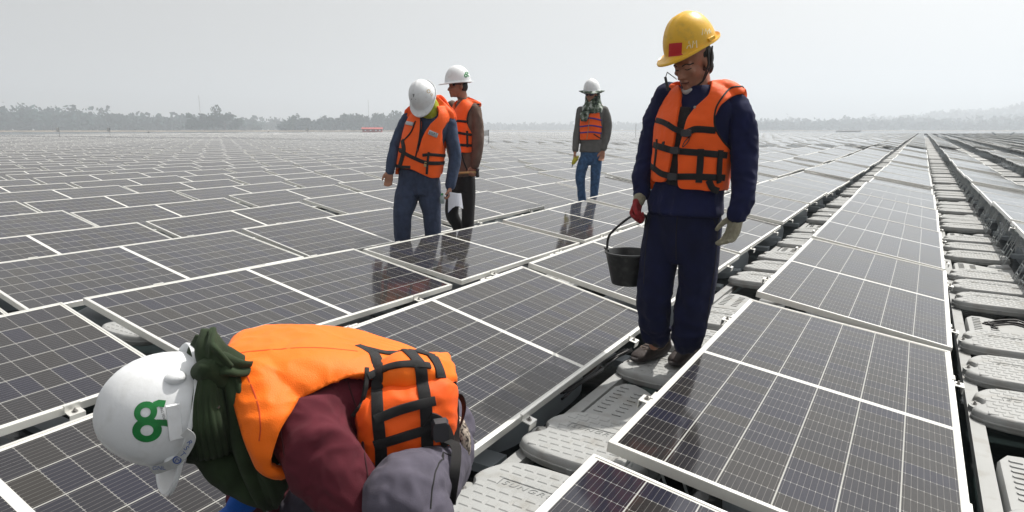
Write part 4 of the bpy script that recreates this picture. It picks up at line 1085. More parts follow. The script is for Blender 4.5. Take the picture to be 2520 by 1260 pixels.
    strap([(-0.827, 3.045, -0.227), (-0.808, 3.051, -0.265), (-0.783, 3.060, -0.279)], .030, off=.006)
    # edging of the armholes and neck
    strap([(-0.711, 3.137, 0.195), (-0.759, 3.100, 0.188), (-0.786, 3.059, 0.147), (-0.813, 3.049, 0.090), (-0.812, 3.050, 0.014), (-0.775, 3.063, -0.048), (-0.736, 3.076, -0.088)], .008, nm='piping', off=.0)
    for q in ((-0.924, 3.001, -0.015), (-0.968, 2.986, -0.095), (-0.973, 2.984, -0.218)):
        h = full.ray_cast(V3(q) + ec*.5, -ec); c = h[0] + ec*.008; b = MB(); a_, z_ = sd_, ez
        b.rings([[c + a_*x*.026 + z_*y*.017 + fw*0 for x, y in ((-1,-.7),(-.7,-1),(.7,-1),(1,-.7),(1,.7),(.7,1),(-.7,1),(-1,.7))], [c + fw*.012 + a_*x*.024 + z_*y*.015 for x, y in ((-1,-.7),(-.7,-1),(.7,-1),(1,-.7),(1,.7),(.7,1),(-.7,1),(-1,.7))]])
        g.obj('buckle', b, MAT['dark_part'], vo)
    for pts in ([(-0.907, 2.996, -0.023), (-0.909, 2.985, -0.052), (-0.932, 2.977, -0.078), (-0.926, 2.979, -0.056), (-0.908, 2.996, -0.030)],):
        b = MB(); b.tube([V3(q) - ec*.0 for q in cr_pts([list(q) for q in pts], 5)], .0022, 6); g.obj('cord', b, MAT['black_rubber'], vo)
    h = full.ray_cast(V3((-0.896, 3.021, 0.102)) + ec*.5, -ec)
    b = MB(); b.tube([h[0] + fw*.002, h[0] + fw*.006], .006, 10); g.obj('snap', b, MAT['steel_bolt'], vo)
    # --- gloves
    S = Solid(); hd_ = (haR - wrR).normalized(); 
    S.limb([wrR - hd_*.01, wrR + hd_*.03], [.033, .030]); S.fuse(.005, 4).put('glove_cuff', MAT['cotton_glove'], p, g.base)
    S = Solid(); hand(S, wrR + hd_*.028, hd_, g.dir(-60, 0), ec, (1.15, 1.2, 1.2, 1.25), 1.0, .35); gl = S.fuse(.0042, 4); gl.wrinkle(.0015, 60, None, .5, None, 8); gl.put('glove', MAT['red_glove'], p, g.base)
    S = Solid(); hdL = (V3((-0.713, 3.084, -0.487)) - wrL).normalized(); S.limb([wrL - hdL*.004, wrL + hdL*.02], [.034, .031])
    hand(S, wrL + hdL*.016, hdL, g.dir(55, 10), -er, (.35, .42, .5, .55), 1.06, .7); gl = S.fuse(.0042, 4); gl.wrinkle(.0015, 60, None, .5, None, 9); gl.put('glove', MAT['cotton_glove'], p, g.base)
    # --- shoes on the board
    shoe(g, p, (-1.099, 3.399, -1.216), (-1.183, 3.133, -1.216), MAT['shoe_brown'], MAT['sole_dark'], 1.0)
    shoe(g, p, (-0.952, 3.459, -1.216), (-0.990, 3.181, -1.216), MAT['shoe_brown'], MAT['sole_dark'], 1.0)
    for a_, b_ in ((V3((-1.063, 3.133, -1.070)), V3((-1.110, 3.376, -1.216))), (V3((-0.905, 3.124, -1.055)), V3((-0.963, 3.436, -1.216)))):
        S = Solid(); S.limb([a_ + ez*.03, a_ - ez*.01, b_ + ez*.09, b_ + ez*.05], [.036, .037, .040, .038]); S.fuse(.006, 3).put('sock', MAT['webbing'], p, g.base)
    # --- hair, helmet, straps
    S = Solid(); S.ell(HP(0, -.030, .005), HA(.082, .085, .085)); S.ell(HP(0, -.062, -.045), HA(.062, .035, .055)); 
    hr = S.fuse(.005, 3).keep(lambda C, N: np.array([(V3(c)-hd).dot(hf) < .012 + .9*max(0, (V3(c)-hd).dot(hu)-.03) for c in C]), 3); hr.wrinkle(.003, 50, hu, .6).put('hair', MAT['hair'], p, g.base)
    hc = V3((-0.968, 3.155, 0.364)) + hu*.020 + ec*.012
    ho, P, hb_, (l, f, u) = helmet(g, p, hc, g.dir(50, 25), (ez + g.dir(50, 0)*.42), MAT['helmet_yellow'], 1.03, .040, 2, .012)
    o2 = V3((-0.982, 2.960, 0.360)); U = g.dir(-90, 0); U = er
    q = .029; gr = [(x*q, y*q*.98) for y in np.linspace(-1, 1, 6) for x in np.linspace(-1, 1, 6)]
    decal(g, ho, hb_, o2, er, ez, [(gr, [(a*6+b2, a*6+b2+1, a*6+b2+7, a*6+b2+6) for a in range(5) for b2 in range(5)])], MAT['red_sticker'], 'sticker')
    decal(g, ho, hb_, V3((-0.917, 2.982, 0.377)), er, ez, [strip2([(-.018,-.016),(-.010,.018),(.0,-.014)], .0035), strip2([(-.015,-.004),(-.002,-.002)], .003), strip2([(.006,-.012),(.008,.018),(.015,.004),(.022,.020),(.026,-.012)], .0035)], MAT['marker_white'], 'handwriting')
    decal(g, ho, hb_, V3((-0.876, 3.060, 0.435)), er, ez, [strip2([(-.018,-.014),(-.016,.014),(-.008,-.008),(-.002,.016)], .003), strip2([(.002,.010),(.005,-.010),(.010,.012)], .003), strip2([(.014,.018),(.016,-.004),(.022,.012),(.022,.0)], .003)], MAT['marker_white'], 'handwriting')
    for s_ in (-1, 1):
        bx = MB(); bx.rings([[P(s_*.106, -.028+ y, z) for y, z in ((-.02,.008),(.02,.008),(.02,.024),(-.02,.024))], [P(s_*.116, -.028+y*.9, z) for y, z in ((-.02,.009),(.02,.009),(.02,.022),(-.02,.022))]])
        g.obj('slot_cover', bx, MAT['helmet_yellow'], ho)
    sb = MB(); chin = HP(0, .082, -.118)
    for s_ in (-1, 1):
        sb.tube([HP(s_*.083, -.02, .045), HP(s_*.086, .0, -.02), HP(s_*.062, .035, -.085), HP(s_*.022, .080, -.108)], .0045, 8); sb.tube([HP(s_*.083, -.06, .045), HP(s_*.086, -.015, -.035), HP(s_*.066, .030, -.080)], .004, 8)
    g.obj('chin_strap', sb, MAT['black_rubber'], ho)
    S = Solid(); S.limb([HP(-.022, .082, -.106), HP(0, .092, -.112), HP(.022, .082, -.106)], [.010, .012, .010]); S.fuse(.004, 2).put('chin_cup', MAT['strap_grey'], ho, g.base)
    b = MB(); b.tube([HP(-.07,.05,-.06), V3((-1.018, 2.969, 0.258)), V3((-1.022, 2.957, 0.232))], .002, 6); b.rings([[V3((-1.028, 2.955, 0.236)), V3((-1.018, 2.958, 0.239)), V3((-1.016, 2.954, 0.239)), V3((-1.026, 2.950, 0.235))], [V3((-1.013, 2.960, 0.174)), V3((-1.003, 2.963, 0.178)), V3((-1.001, 2.959, 0.178)), V3((-1.011, 2.955, 0.174))]])
    g.obj('strap_end', b, MAT['black_rubber'], ho)
    # --- the bucket hangs from the right hand
    bc = V3((-1.247, 3.165, -0.627)); ht = .172; r0, r1 = .122, .088
    k = link('bucket', None, None, bc - ez*ht); tag(k, 'black plastic bucket hanging from the standing man\'s red glove', 'bucket')
    b = MB(); n = 48
    def rg(r_, z): return [V3((r_*math.cos(t), r_*math.sin(t), z)) for t in np.linspace(0, 2*math.pi, n, endpoint=False)]
    b.rings([rg(.01, .006), rg(r1-.004, .006), rg(r0-.006, ht-.004), rg(r0-.002, ht), rg(r0+.007, ht-.001), rg(r0+.008, ht-.008), rg(r0+.001, ht-.010), rg(r0-.002, ht-.03), rg(r1+.004, .014), rg(r1, 0), rg(.01, .002)], cap=True)
    me = b.mesh('pail', MAT['bucket_black']); autosmooth(me, 40); link('pail', me, k)
    grip = wrR + hd_*.108 + g.dir(-60,0)*.030; gl_ = grip - (bc - ez*ht)
    hv = (er*.97 + ec*.2).normalized(); A_ = -hv*r0 + ez*(ht+.006); B_ = hv*r0 + ez*(ht+.006)
    pts = [A_ - ez*.02, A_, A_ + ez*.07 + hv*.01, A_*.45 + V3(gl_)*.55 + ez*.035 - hv*.02, V3(gl_) - hv*.03, V3(gl_) + hv*.03, B_*.45 + V3(gl_)*.55 + ez*.02, B_ + ez*.05, B_, B_ - ez*.02]
    b = MB(); b.tube([V3(q) for q in cr_pts([list(q) for q in pts], 6)], .0065, 10); link('handle', b.mesh('handle', MAT['bucket_black'], True), k)
    b = MB()
    for q in (A_, B_): b.tube([q + ez*.004 - hv*.016, q - ez*.006 - hv*.006, q - ez*.014], .005, 8); b.tube([q - ec*.012 - ez*.012, q + ec*.012 - ez*.012], .011, 10)
    link('hook', b.mesh('hook', MAT['bucket_black'], True), k)
man_with_bucket()

# ================================================================ B: the crouching worker in front
simple('orange_seam', (.55, .055, .006), rough=.8)
def crouching_worker():
    g = Figure(-1.08, 1.0, FZ); er, ec, ez = g.er, g.ec, g.ez
    # body axis runs from the hips (right in the picture) to the head (left); `ec` is his left side
    hipc = V3((-1.001, 1.233, -0.734)); midc = V3((-1.101, 1.124, -0.650)); chc = V3((-1.214, 1.003, -0.626)); nk = V3((-1.305, 0.875, -0.627)); hd = V3((-1.323, 0.767, -0.610))
    shN = V3((-1.078, 0.870, -0.605)); elN = V3((-0.958, 0.881, -0.790)); shF = V3((-1.397, 1.099, -0.702)); elF = V3((-1.471, 1.108, -0.997)); wrF = V3((-1.362, 0.902, -0.912))
    kN = V3((-0.833, 0.914, -0.742)); hN = V3((-0.916, 1.148, -0.786)); kF = V3((-1.312, 1.073, -1.016)); hF = V3((-1.111, 1.320, -0.864))
    hf = (-ez*.93 - er*.30 + ec*.10).normalized(); hu = (-er*.92 + ez*.26 + ec*.40).normalized(); hu = (hu - hf*hu.dot(hf)).normalized()
    S = Solid()
    HP, HA = head_parts(S, hd, hf, hu, 1.0)
    up_ = lambda a: ez*a
    S.loft([(hipc, up_(.10), ec*.14), (midc, up_(.09), ec*.125), (chc, up_(.10), ec*.145), (V3((-1.270, 0.928, -0.628)), up_(.07), ec*.10)])
    S.limb([V3((-1.257, 0.941, -0.630)), nk, hd + hu*-.02], [.062, .056, .052])
    wrN = V3((-1.077, 0.856, -0.993))
    S.limb([V3((-1.106, 0.942, -0.670)), V3((-0.994, 0.902, -0.783)), wrN], [.040, .036, .028]); S.limb([shF, elF, wrF], [.048, .038, .026])
    anN = V3((-0.812, 0.995, -1.121)); anF = V3((-1.166, 1.201, -1.386))
    for z_ in (anN, anF): z_.z = FZ + .10
    S.limb([V3((-0.936, 1.156, -0.801)), kN - ez*.01, anN, anN - ez*.05], [.062, .048, .042, .04]); S.limb([hF, kF, anF, anF - ez*.05], [.062, .048, .042, .04])
    hand(S, wrN, (-er*.6 - ez*.7), -er, ec, .5)
    body = S.fuse(.0065, 4)
    p = put_person(g, body, MAT['skin'], 'crouching worker bent over the panels, maroon shirt, orange life vest, white hard hat, green scarf')
    # trousers
    S = Solid()
    S.limb([V3((-0.962, 1.186, -0.800)), V3((-0.895, 1.053, -0.780)), kN, V3((-0.834, 0.913, -0.788))], [.082, .080, .071, .068])
    S.limb([V3((-0.835, 0.904, -0.742)), V3((-0.808, 0.926, -0.815)), anN + ez*.03], [.072, .070, .062])
    S.limb([V3((-1.074, 1.330, -0.834)), V3((-1.215, 1.178, -0.965)), kF, kF - ez*.05], [.092, .088, .075, .07]); S.limb([kF, (kF+anF)/2, anF + ez*.03], [.068, .066, .060])
    S.loft([(V3((-0.984, 1.266, -0.801)), ez*.07, ec*.13), (V3((-0.996, 1.238, -0.764)), ez*.098, ec*.165), (V3((-1.026, 1.205, -0.735)), ez*.10, ec*.15)])
    t_ = S.fuse(.0065, 5)
    t_.wrinkle(.014, 10, (er*.6+ec), .7, None, 11); t_.wrinkle(.008, 24, None, .65, None, 12); t_.smooth(1); tb = t_.bvh()
    to = t_.put('trousers', MAT['grey_trousers'], p, g.base)
    g.obj('seam', g.ribbon(tb, [(-0.782, 1.028, -0.717), (-0.737, 0.929, -0.692), (-0.736, 0.901, -0.699), (-0.744, 0.892, -0.735)], .003, .0006, .001), MAT['webbing'], to)
    # shirt
    S = Solid()
    S.loft([(V3((-0.990, 1.244, -0.748)), up_(.100), ec*.145), (V3((-1.054, 1.176, -0.697)), up_(.098), ec*.142), (V3((-1.122, 1.102, -0.652)), up_(.106), ec*.150), (chc, up_(.118), ec*.168), (V3((-1.263, 0.935, -0.618)), up_(.105), ec*.14), (V3((-1.286, 0.895, -0.620)), up_(.07), ec*.09)])
    S.limb([V3((-1.119, 0.987, -0.641)), V3((-1.090, 0.900, -0.644)), V3((-1.035, 0.879, -0.693)), V3((-0.985, 0.882, -0.755)), V3((-0.959, 0.888, -0.817)), V3((-0.975, 0.878, -0.876)), wrN + ez*.02], [.068, .078, .078, .070, .062, .055, .042])
    S.limb([shF, elF, V3((-1.411, 0.996, -0.953)), wrF], [.07, .06, .05, .040])
    sh = S.fuse(.0062, 5)
    sh.wrinkle(.016, 10, (ez*.9 + er*.35), .65, lambda V: np.clip(1.25 - np.abs(V[:, 2] + .75)*.6, .4, 1.2), 13); sh.wrinkle(.007, 27, None, .6, None, 14); sh.smooth(1); sb_ = sh.bvh()
    so_ = sh.put('shirt', MAT['maroon_shirt'], p, g.base)
    seam = MB()
    for pts in ([(-1.055, 0.807, -0.566), (-1.025, 0.810, -0.538), (-1.005, 0.861, -0.537), (-0.991, 0.920, -0.559)], [(-0.989, 0.922, -0.562), (-0.964, 0.919, -0.615), (-0.943, 0.913, -0.672), (-0.909, 0.890, -0.726)], [(-1.055, 0.807, -0.566), (-1.070, 0.805, -0.614), (-1.066, 0.810, -0.660)]):
        r_ = g.ribbon(sb_, pts, .0035, .0, .0016); seam.add(r_.v, r_.f)
    simple('maroon_seam', (.04, .006, .010), rough=.9); g.obj('seam', seam, MAT['maroon_seam'], so_)
    # ---- vest: back shell over the shoulders
    S = Solid()
    S.loft([(V3((-1.003, 1.230, -0.728)), up_(.126), ec*.160), (V3((-1.054, 1.176, -0.686)), up_(.128), ec*.165), (V3((-1.122, 1.102, -0.647)), up_(.130), ec*.170), (V3((-1.201, 1.017, -0.623)), up_(.132), ec*.188), (V3((-1.258, 0.955, -0.614)), up_(.128), ec*.188), (V3((-1.313, 0.895, -0.600)), up_(.112), ec*.160), (V3((-1.338, 0.854, -0.586)), up_(.085), ec*.11)], 40, 3.3)
    S.limb([V3((-1.191, 0.851, -0.567)), V3((-1.122, 0.823, -0.616)), V3((-1.121, 0.824, -0.682))], [.075, .068, .060])
    sk = S.fuse(.0062, 3); sk.wrinkle(.011, 6, (er+ec*.5), .5, None, 15); sk.wrinkle(.005, 18, None, .65, None, 16)
    BP = g.poly([(-1.266, 0.725, -0.397), (-1.092, 0.914, -0.408), (-1.010, 1.002, -0.427), (-0.880, 1.142, -0.480), (-0.868, 1.155, -0.573), (-0.888, 1.134, -0.606), (-0.952, 1.064, -0.580), (-0.998, 1.015, -0.553), (-1.013, 0.999, -0.537), (-1.062, 0.946, -0.544), (-1.110, 0.895, -0.567), (-1.134, 0.868, -0.599), (-1.148, 0.853, -0.654), (-1.153, 0.848, -0.692), (-1.119, 0.884, -0.738), (-1.126, 0.877, -0.757), (-1.173, 0.826, -0.700), (-1.191, 0.807, -0.599), (-1.218, 0.777, -0.492)])
    ecn = np.array(ec)
    bk = sk.keep(lambda C, N: inpoly(*g.flat(C), BP) & ((N @ ecn > -.35) | (C[:, 2] > float(chc.z) + .02)), 4)
    vo = bk.thick(.022).put('life_vest', MAT['orange_vest_bright'], p, g.base)
    for pts in ([(-1.251, 0.816, -0.481), (-1.178, 0.850, -0.457), (-1.101, 0.918, -0.454), (-1.038, 1.002, -0.476)], [(-1.178, 0.806, -0.498), (-1.143, 0.814, -0.581), (-1.131, 0.812, -0.633), (-1.134, 0.809, -0.670)]):
        g.obj('seam', g.ribbon(sk.bvh(), pts, .003, -.0005, .0012, view=(ec+ez*.7).normalized()), MAT['orange_seam'], vo)
    # foam block on his left side
    S = Solid()
    S.loft([(V3((-0.902, 1.163, -0.668)), ez*.080 + er*.01, ec*.06), (V3((-0.908, 1.134, -0.659)), ez*.098, ec*.075), (V3((-0.957, 1.066, -0.663)), ez*.098, ec*.080), (V3((-1.008, 1.004, -0.676)), ez*.090, ec*.075), (V3((-1.033, 0.984, -0.679)), ez*.062, ec*.055)], 36, 3.4)
    fb_ = S.fuse(.0055, 2); fb_.wrinkle(.009, 9, None, .6, None, 17); fb_.wrinkle(.004, 26, None, .65, None, 18)
    fo = fb_.put('side_foam', MAT['orange_vest'], p, g.base)
    S = Solid(); S.loft([(V3((-0.941, 1.223, -0.585)), ez*.020, ec*.08), (V3((-0.933, 1.130, -0.563)), ez*.040, ec*.06), (V3((-0.974, 1.070, -0.552)), ez*.040, ec*.055), (V3((-1.019, 1.036, -0.560)), ez*.025, ec*.04)], 26, 2.6)
    up2 = S.fuse(.0055, 4); up2.wrinkle(.006, 14, None, .6, None, 19); up2.put('waist_flap', MAT['orange_vest_bright'], vo, g.base)
    allb = Skin(np.vstack([sk.V, fb_.V, up2.V]), list(sk.F) + [tuple(i+len(sk.V) for i in f) for f in fb_.F] + [tuple(i+len(sk.V)+len(fb_.V) for i in f) for f in up2.F]).bvh()
    vw = (ec + ez*.45).normalized()
    def strap(pts, w_, off=.0015, nm='strap', view=None): return g.obj(nm, g.ribbon(allb, pts, w_, min(off, .005), .0025, view or vw), MAT['webbing'], vo)
    strap([(-1.044, 1.010, -0.475), (-1.008, 1.004, -0.475), (-0.960, 0.983, -0.471), (-0.942, 0.972, -0.504), (-0.939, 0.960, -0.550), (-0.934, 0.951, -0.611), (-0.932, 0.954, -0.678), (-0.940, 0.960, -0.733)], .026)
    strap([(-0.970, 1.089, -0.495), (-0.933, 1.071, -0.500), (-0.895, 1.052, -0.516), (-0.878, 1.041, -0.566), (-0.870, 1.036, -0.629), (-0.870, 1.036, -0.697)], .027)
    strap([(-1.040, 1.014, -0.479), (-0.981, 1.033, -0.486), (-0.951, 1.081, -0.494), (-0.925, 1.137, -0.527)], .016)
    strap([(-0.988, 0.981, -0.535), (-0.942, 1.002, -0.509), (-0.911, 1.035, -0.507), (-0.894, 1.083, -0.525)], .017)
    strap([(-0.939, 0.946, -0.614), (-0.899, 0.989, -0.595), (-0.856, 1.051, -0.589)], .021, .008)
    strap([(-0.941, 0.944, -0.672), (-0.900, 0.988, -0.660), (-0.855, 1.052, -0.651)], .021, .008)
    strap([(-0.944, 1.147, -0.535), (-0.902, 1.119, -0.543), (-0.878, 1.101, -0.557)], .030)
    strap([(-0.869, 1.037, -0.629), (-0.855, 1.052, -0.641), (-0.851, 1.071, -0.670), (-0.859, 1.092, -0.709)], .036, .008)
    strap([(-0.881, 1.038, -0.719), (-0.866, 1.055, -0.732), (-0.859, 1.092, -0.739)], .030, .004)
    strap([(-0.974, 0.967, -0.504), (-0.976, 0.965, -0.537), (-0.984, 0.957, -0.583), (-0.999, 0.940, -0.618)], .010, .0, 'piping')
    c = V3((-0.836, 1.043, -0.657)); b = MB()
    b.rings([[c + er*x*.020 + ez*y*.026 - ec*.02 for x, y in ((-1,-.7),(-.7,-1),(.7,-1),(1,-.7),(1,.7),(.7,1),(-.7,1),(-1,.7))], [c + er*x*.017 + ez*y*.022 for x, y in ((-1,-.7),(-.7,-1),(.7,-1),(1,-.7),(1,.7),(.7,1),(-.7,1),(-1,.7))]]); g.obj('buckle', b, MAT['dark_part'], vo)
    # loose webbing that hangs down from the buckle
    def loose(pts, w_, tw=.25):
        q = cr_pts([list(x) for x in pts], 6); rs_ = []
        for i, x in enumerate(q):
            d = V3(q[min(i+1, len(q)-1)] - q[max(i-1, 0)]).normalized(); a = (er*math.cos(i*tw) + ec*math.sin(i*tw)); a = (a - d*a.dot(d)).normalized(); nn = d.cross(a); x = V3(x)
            rs_.append([x - a*w_/2 - nn*.001, x + a*w_/2 - nn*.001, x + a*w_/2 + nn*.001, x - a*w_/2 + nn*.001])
        b = MB(); b.rings(rs_); return g.obj('loose_strap', b, MAT['webbing'], vo)
    loose([(-0.846, 1.076, -0.693), (-0.814, 1.067, -0.695), (-0.784, 1.025, -0.716), (-0.776, 1.005, -0.751), (-0.778, 1.002, -0.787)], .022, .04)
    loose([(-0.883, 1.139, -0.617), (-0.869, 1.155, -0.616), (-0.861, 1.163, -0.646), (-0.867, 1.157, -0.692), (-0.869, 1.140, -0.701)], .018, .1)
    loose([(-0.880, 1.142, -0.582), (-0.871, 1.138, -0.639), (-0.846, 1.106, -0.701), (-0.827, 1.081, -0.716)], .022, .03)
    # cord under the chest
    b = MB(); b.tube([V3(x) for x in cr_pts([list(x) for x in ((-1.124, 0.835, -0.719), (-1.090, 0.842, -0.747), (-1.053, 0.853, -0.772), (-1.030, 0.862, -0.803))], 5)], .0028, 8); b.tube([V3((-1.052, 0.854, -0.774)), V3((-1.049, 0.857, -0.797)), V3((-1.042, 0.864, -0.825))], .0028, 8); g.obj('cord', b, MAT['strap_grey'], vo)
    # knitted glove tucked behind the hip
    S = Solid(); S.loft([(V3((-0.889, 1.177, -0.690)), er*.012, ec*.02), (V3((-0.879, 1.173, -0.718)), er*.020, ec*.03), (V3((-0.875, 1.177, -0.750)), er*.018, ec*.032), (V3((-0.871, 1.181, -0.781)), er*.009, ec*.018)])
    S.limb([V3((-0.870, 1.167, -0.739)), V3((-0.860, 1.172, -0.767))], [.010, .008]); S.fuse(.005, 3).put('knitted_glove', MAT['knit_wool'], p, g.base)
    # far hand in a blue glove with the maroon cuff
    S = Solid(); hand(S, V3((-1.331, 0.876, -0.905)), (-er*.75 - ez*.55), -ez, -ec, (.5, .5, .6, .6), 1.0); S.limb([V3((-1.333, 0.889, -0.897)), V3((-1.335, 0.871, -0.911))], [.036, .033]); S.fuse(.0045, 4).put('glove', MAT['blue_glove'], p, g.base)
    # ---- green scarf: wrapped neck, knot and bow on top, long end hanging
    S = Solid()
    S.loft([(V3((-1.342, 0.761, -0.608)), ez*.112 + er*.01, ec*.095), (V3((-1.329, 0.789, -0.615)), ez*.120 + er*.005, ec*.105), (V3((-1.315, 0.835, -0.624)), ez*.098 - er*.01, ec*.100), (V3((-1.290, 0.876, -0.624)), ez*.092 - er*.01, ec*.112), (V3((-1.279, 0.903, -0.621)), ez*.080, ec*.10)], 36, 2.1)
    S.loft([(V3((-1.277, 0.801, -0.706)), er*.060, ec*.055), (V3((-1.260, 0.820, -0.760)), er*.062, ec*.05), (V3((-1.227, 0.841, -0.801)), er*.058, ec*.04), (V3((-1.211, 0.859, -0.841)), er*.038, ec*.028), (V3((-1.204, 0.866, -0.864)), er*.012, ec*.012)])
    S.limb([V3((-1.214, 0.826, -0.564)), V3((-1.174, 0.824, -0.630)), V3((-1.165, 0.835, -0.709)), V3((-1.177, 0.851, -0.790)), V3((-1.198, 0.858, -0.848))], [.032, .040, .040, .034, .015])
    sc = S.fuse(.0055, 3)
    kx = V3((-1.230, 0.750, -0.508))
    def pleat(sk_, A=.008):
        N = sk_.normals(); V = sk_.V; d = V - np.array(kx); x, z = d @ np.array(er), d[:, 2]; a = np.arctan2(-z, x+.02); r_ = np.hypot(x, z)
        sk_.V = V + N*((np.sin(a*16 + 2.5*np.sin(r_*18)) * A * np.clip(r_/.07, .2, 1) * np.clip(1.5 - r_/.25, .25, 1)))[:, None]; return sk_
    pleat(sc, .0035); sc.wrinkle(.007, 10, (ez + er*.3), .7, None, 21); sc.wrinkle(.003, 28, None, .6, None, 22)
    so2 = sc.put('scarf', MAT['green_scarf'], p, g.base)
    S = Solid()
    S.ell(V3((-1.240, 0.760, -0.502)), (er*.030, ec*.030, ez*.026)); S.limb([V3((-1.245, 0.748, -0.511)), V3((-1.212, 0.747, -0.486)), V3((-1.205, 0.762, -0.498)), V3((-1.207, 0.774, -0.525))], [.016, .022, .022, .018])
    kn = S.fuse(.005, 2); kn.wrinkle(.005, 30, (er+ez*.4), .75, None, 23).put('knot', MAT['green_scarf'], so2, g.base)
    G = MAT['green_scarf']
    # upright lobe with a pointed tip, right-hand lobe with a wavy hem, and the small fold between them
    sheet(g, [[(-1.274, 0.761, -0.521), (-1.233, 0.747, -0.499), (-1.217, 0.749, -0.492), (-1.227, 0.768, -0.505)], [(-1.302, 0.760, -0.508), (-1.236, 0.743, -0.467), (-1.202, 0.751, -0.456), (-1.214, 0.782, -0.488)], [(-1.318, 0.772, -0.480), (-1.253, 0.754, -0.445), (-1.209, 0.758, -0.433), (-1.217, 0.793, -0.471)], [(-1.305, 0.786, -0.449), (-1.271, 0.778, -0.428), (-1.244, 0.779, -0.412), (-1.242, 0.796, -0.435)]], G, so2, 'bow', (3.0, .0065, .4))
    sheet(g, [[(-1.224, 0.756, -0.469), (-1.203, 0.749, -0.480), (-1.204, 0.748, -0.496), (-1.218, 0.748, -0.510)], [(-1.235, 0.789, -0.442), (-1.185, 0.768, -0.465), (-1.176, 0.763, -0.493), (-1.201, 0.767, -0.521)], [(-1.223, 0.802, -0.462), (-1.177, 0.792, -0.478), (-1.167, 0.788, -0.499), (-1.190, 0.793, -0.524)], [(-1.215, 0.824, -0.488), (-1.178, 0.821, -0.494), (-1.167, 0.818, -0.499), (-1.183, 0.815, -0.518)]], G, so2, 'bow', (2.6, .008, 1.5))
    sheet(g, [[(-1.244, 0.779, -0.412), (-1.229, 0.765, -0.419), (-1.216, 0.750, -0.439), (-1.210, 0.742, -0.462)], [(-1.240, 0.783, -0.418), (-1.203, 0.765, -0.432), (-1.185, 0.754, -0.450), (-1.186, 0.753, -0.474)], [(-1.238, 0.800, -0.446), (-1.199, 0.784, -0.460), (-1.177, 0.778, -0.480), (-1.172, 0.769, -0.493)]], G, so2, 'bow', (1.8, .005, .2))
    sheet(g, [[(-1.203, 0.764, -0.512), (-1.192, 0.776, -0.509), (-1.181, 0.788, -0.511), (-1.188, 0.809, -0.524)], [(-1.200, 0.768, -0.576), (-1.168, 0.772, -0.562), (-1.156, 0.785, -0.559), (-1.163, 0.807, -0.569)], [(-1.199, 0.768, -0.646), (-1.156, 0.771, -0.631), (-1.140, 0.788, -0.630), (-1.152, 0.819, -0.641)], [(-1.200, 0.782, -0.724), (-1.157, 0.784, -0.712), (-1.139, 0.804, -0.712), (-1.150, 0.836, -0.720)], [(-1.203, 0.808, -0.799), (-1.170, 0.814, -0.804), (-1.153, 0.833, -0.806), (-1.156, 0.859, -0.798)], [(-1.204, 0.837, -0.842), (-1.187, 0.840, -0.845), (-1.180, 0.848, -0.847), (-1.179, 0.864, -0.844)]], G, so2, 'hanging_end', (2.2, .009, .8))
    sheet(g, [[(-1.253, 0.739, -0.519), (-1.215, 0.736, -0.505), (-1.204, 0.749, -0.507), (-1.209, 0.773, -0.521)], [(-1.239, 0.711, -0.564), (-1.205, 0.718, -0.554), (-1.188, 0.736, -0.553), (-1.195, 0.773, -0.563)], [(-1.235, 0.700, -0.622), (-1.198, 0.711, -0.615), (-1.177, 0.733, -0.614), (-1.189, 0.779, -0.629)], [(-1.261, 0.716, -0.690), (-1.223, 0.728, -0.688), (-1.201, 0.752, -0.684), (-1.204, 0.792, -0.687)]], G, so2, 'pleated_wrap', (7.5, .0026, .3))
    b = MB(); b.tube([V3((-1.182, 0.742, -0.563)), V3((-1.182, 0.743, -0.565))], .004, 8); g.obj('bead', b, MAT['steel_bolt'], so2)
    b = MB(); b.tube([V3((-1.259, 0.763, -0.715)), V3((-1.251, 0.771, -0.729)), V3((-1.237, 0.787, -0.725))], .009, 8); g.obj('toggle', b, MAT['black_rubber'], so2)
    # ---- white helmet
    hc = V3((-1.324, 0.736, -0.600))
    ho, P, hb_, (l, f, u) = helmet(g, p, hc, hf, hu, MAT['helmet_white'], .98, .055, 1, .009)
    cen = V3((-1.264, 0.639, -0.579)); N_ = ec
    decal(g, ho, hb_, cen, er, ez, two_ring_logo(.057, 0), MAT['logo_green'], 'logo', .0012, .3)
    V_, F_ = text2('DONG FENG 99', .0062, 0, 0, -80); decal(g, ho, hb_, V3((-1.244, 0.661, -0.564)), er, ez, [(V_, F_)], MAT['ink_dark'], 'small_text', .0010, .3)
    bx = MB()                                             # raised slot cover near the rim
    cs = V3((-1.231, 0.675, -0.584)); hit = hb_.ray_cast(cs + ec*.3, -ec); c = hit[0]; nn = hit[1]; a_ = (ez - nn*ez.dot(nn)).normalized(); b_ = nn.cross(a_)
    bx.rings([[c + b_*x*.013 + a_*y*.038 for x, y in ((-1,-1),(1,-1),(1,1),(-1,1))], [c + b_*x*.012 + a_*y*.036 + nn*.005 for x, y in ((-1,-1),(1,-1),(1,1),(-1,1))]]); g.obj('slot_cover', bx, MAT['helmet_white'], ho)
    for q in ((-1.227, 0.694, -0.472), (-1.248, 0.672, -0.682)):
        S = Solid(); h_ = hb_.find_nearest(V3(q)); S.ell(h_[0], (er*.022, ec*.020, ez*.014)); S.fuse(.004, 2).put('knob', MAT['helmet_white'], ho, g.base)
    # chin strap with blue lettering
    q0 = [(-1.202, 0.677, -0.597), (-1.194, 0.685, -0.612), (-1.205, 0.674, -0.643), (-1.227, 0.664, -0.666), (-1.262, 0.657, -0.685), (-1.293, 0.652, -0.698)]
    qq = cr_pts([list(x) for x in q0], 6); rs_ = []
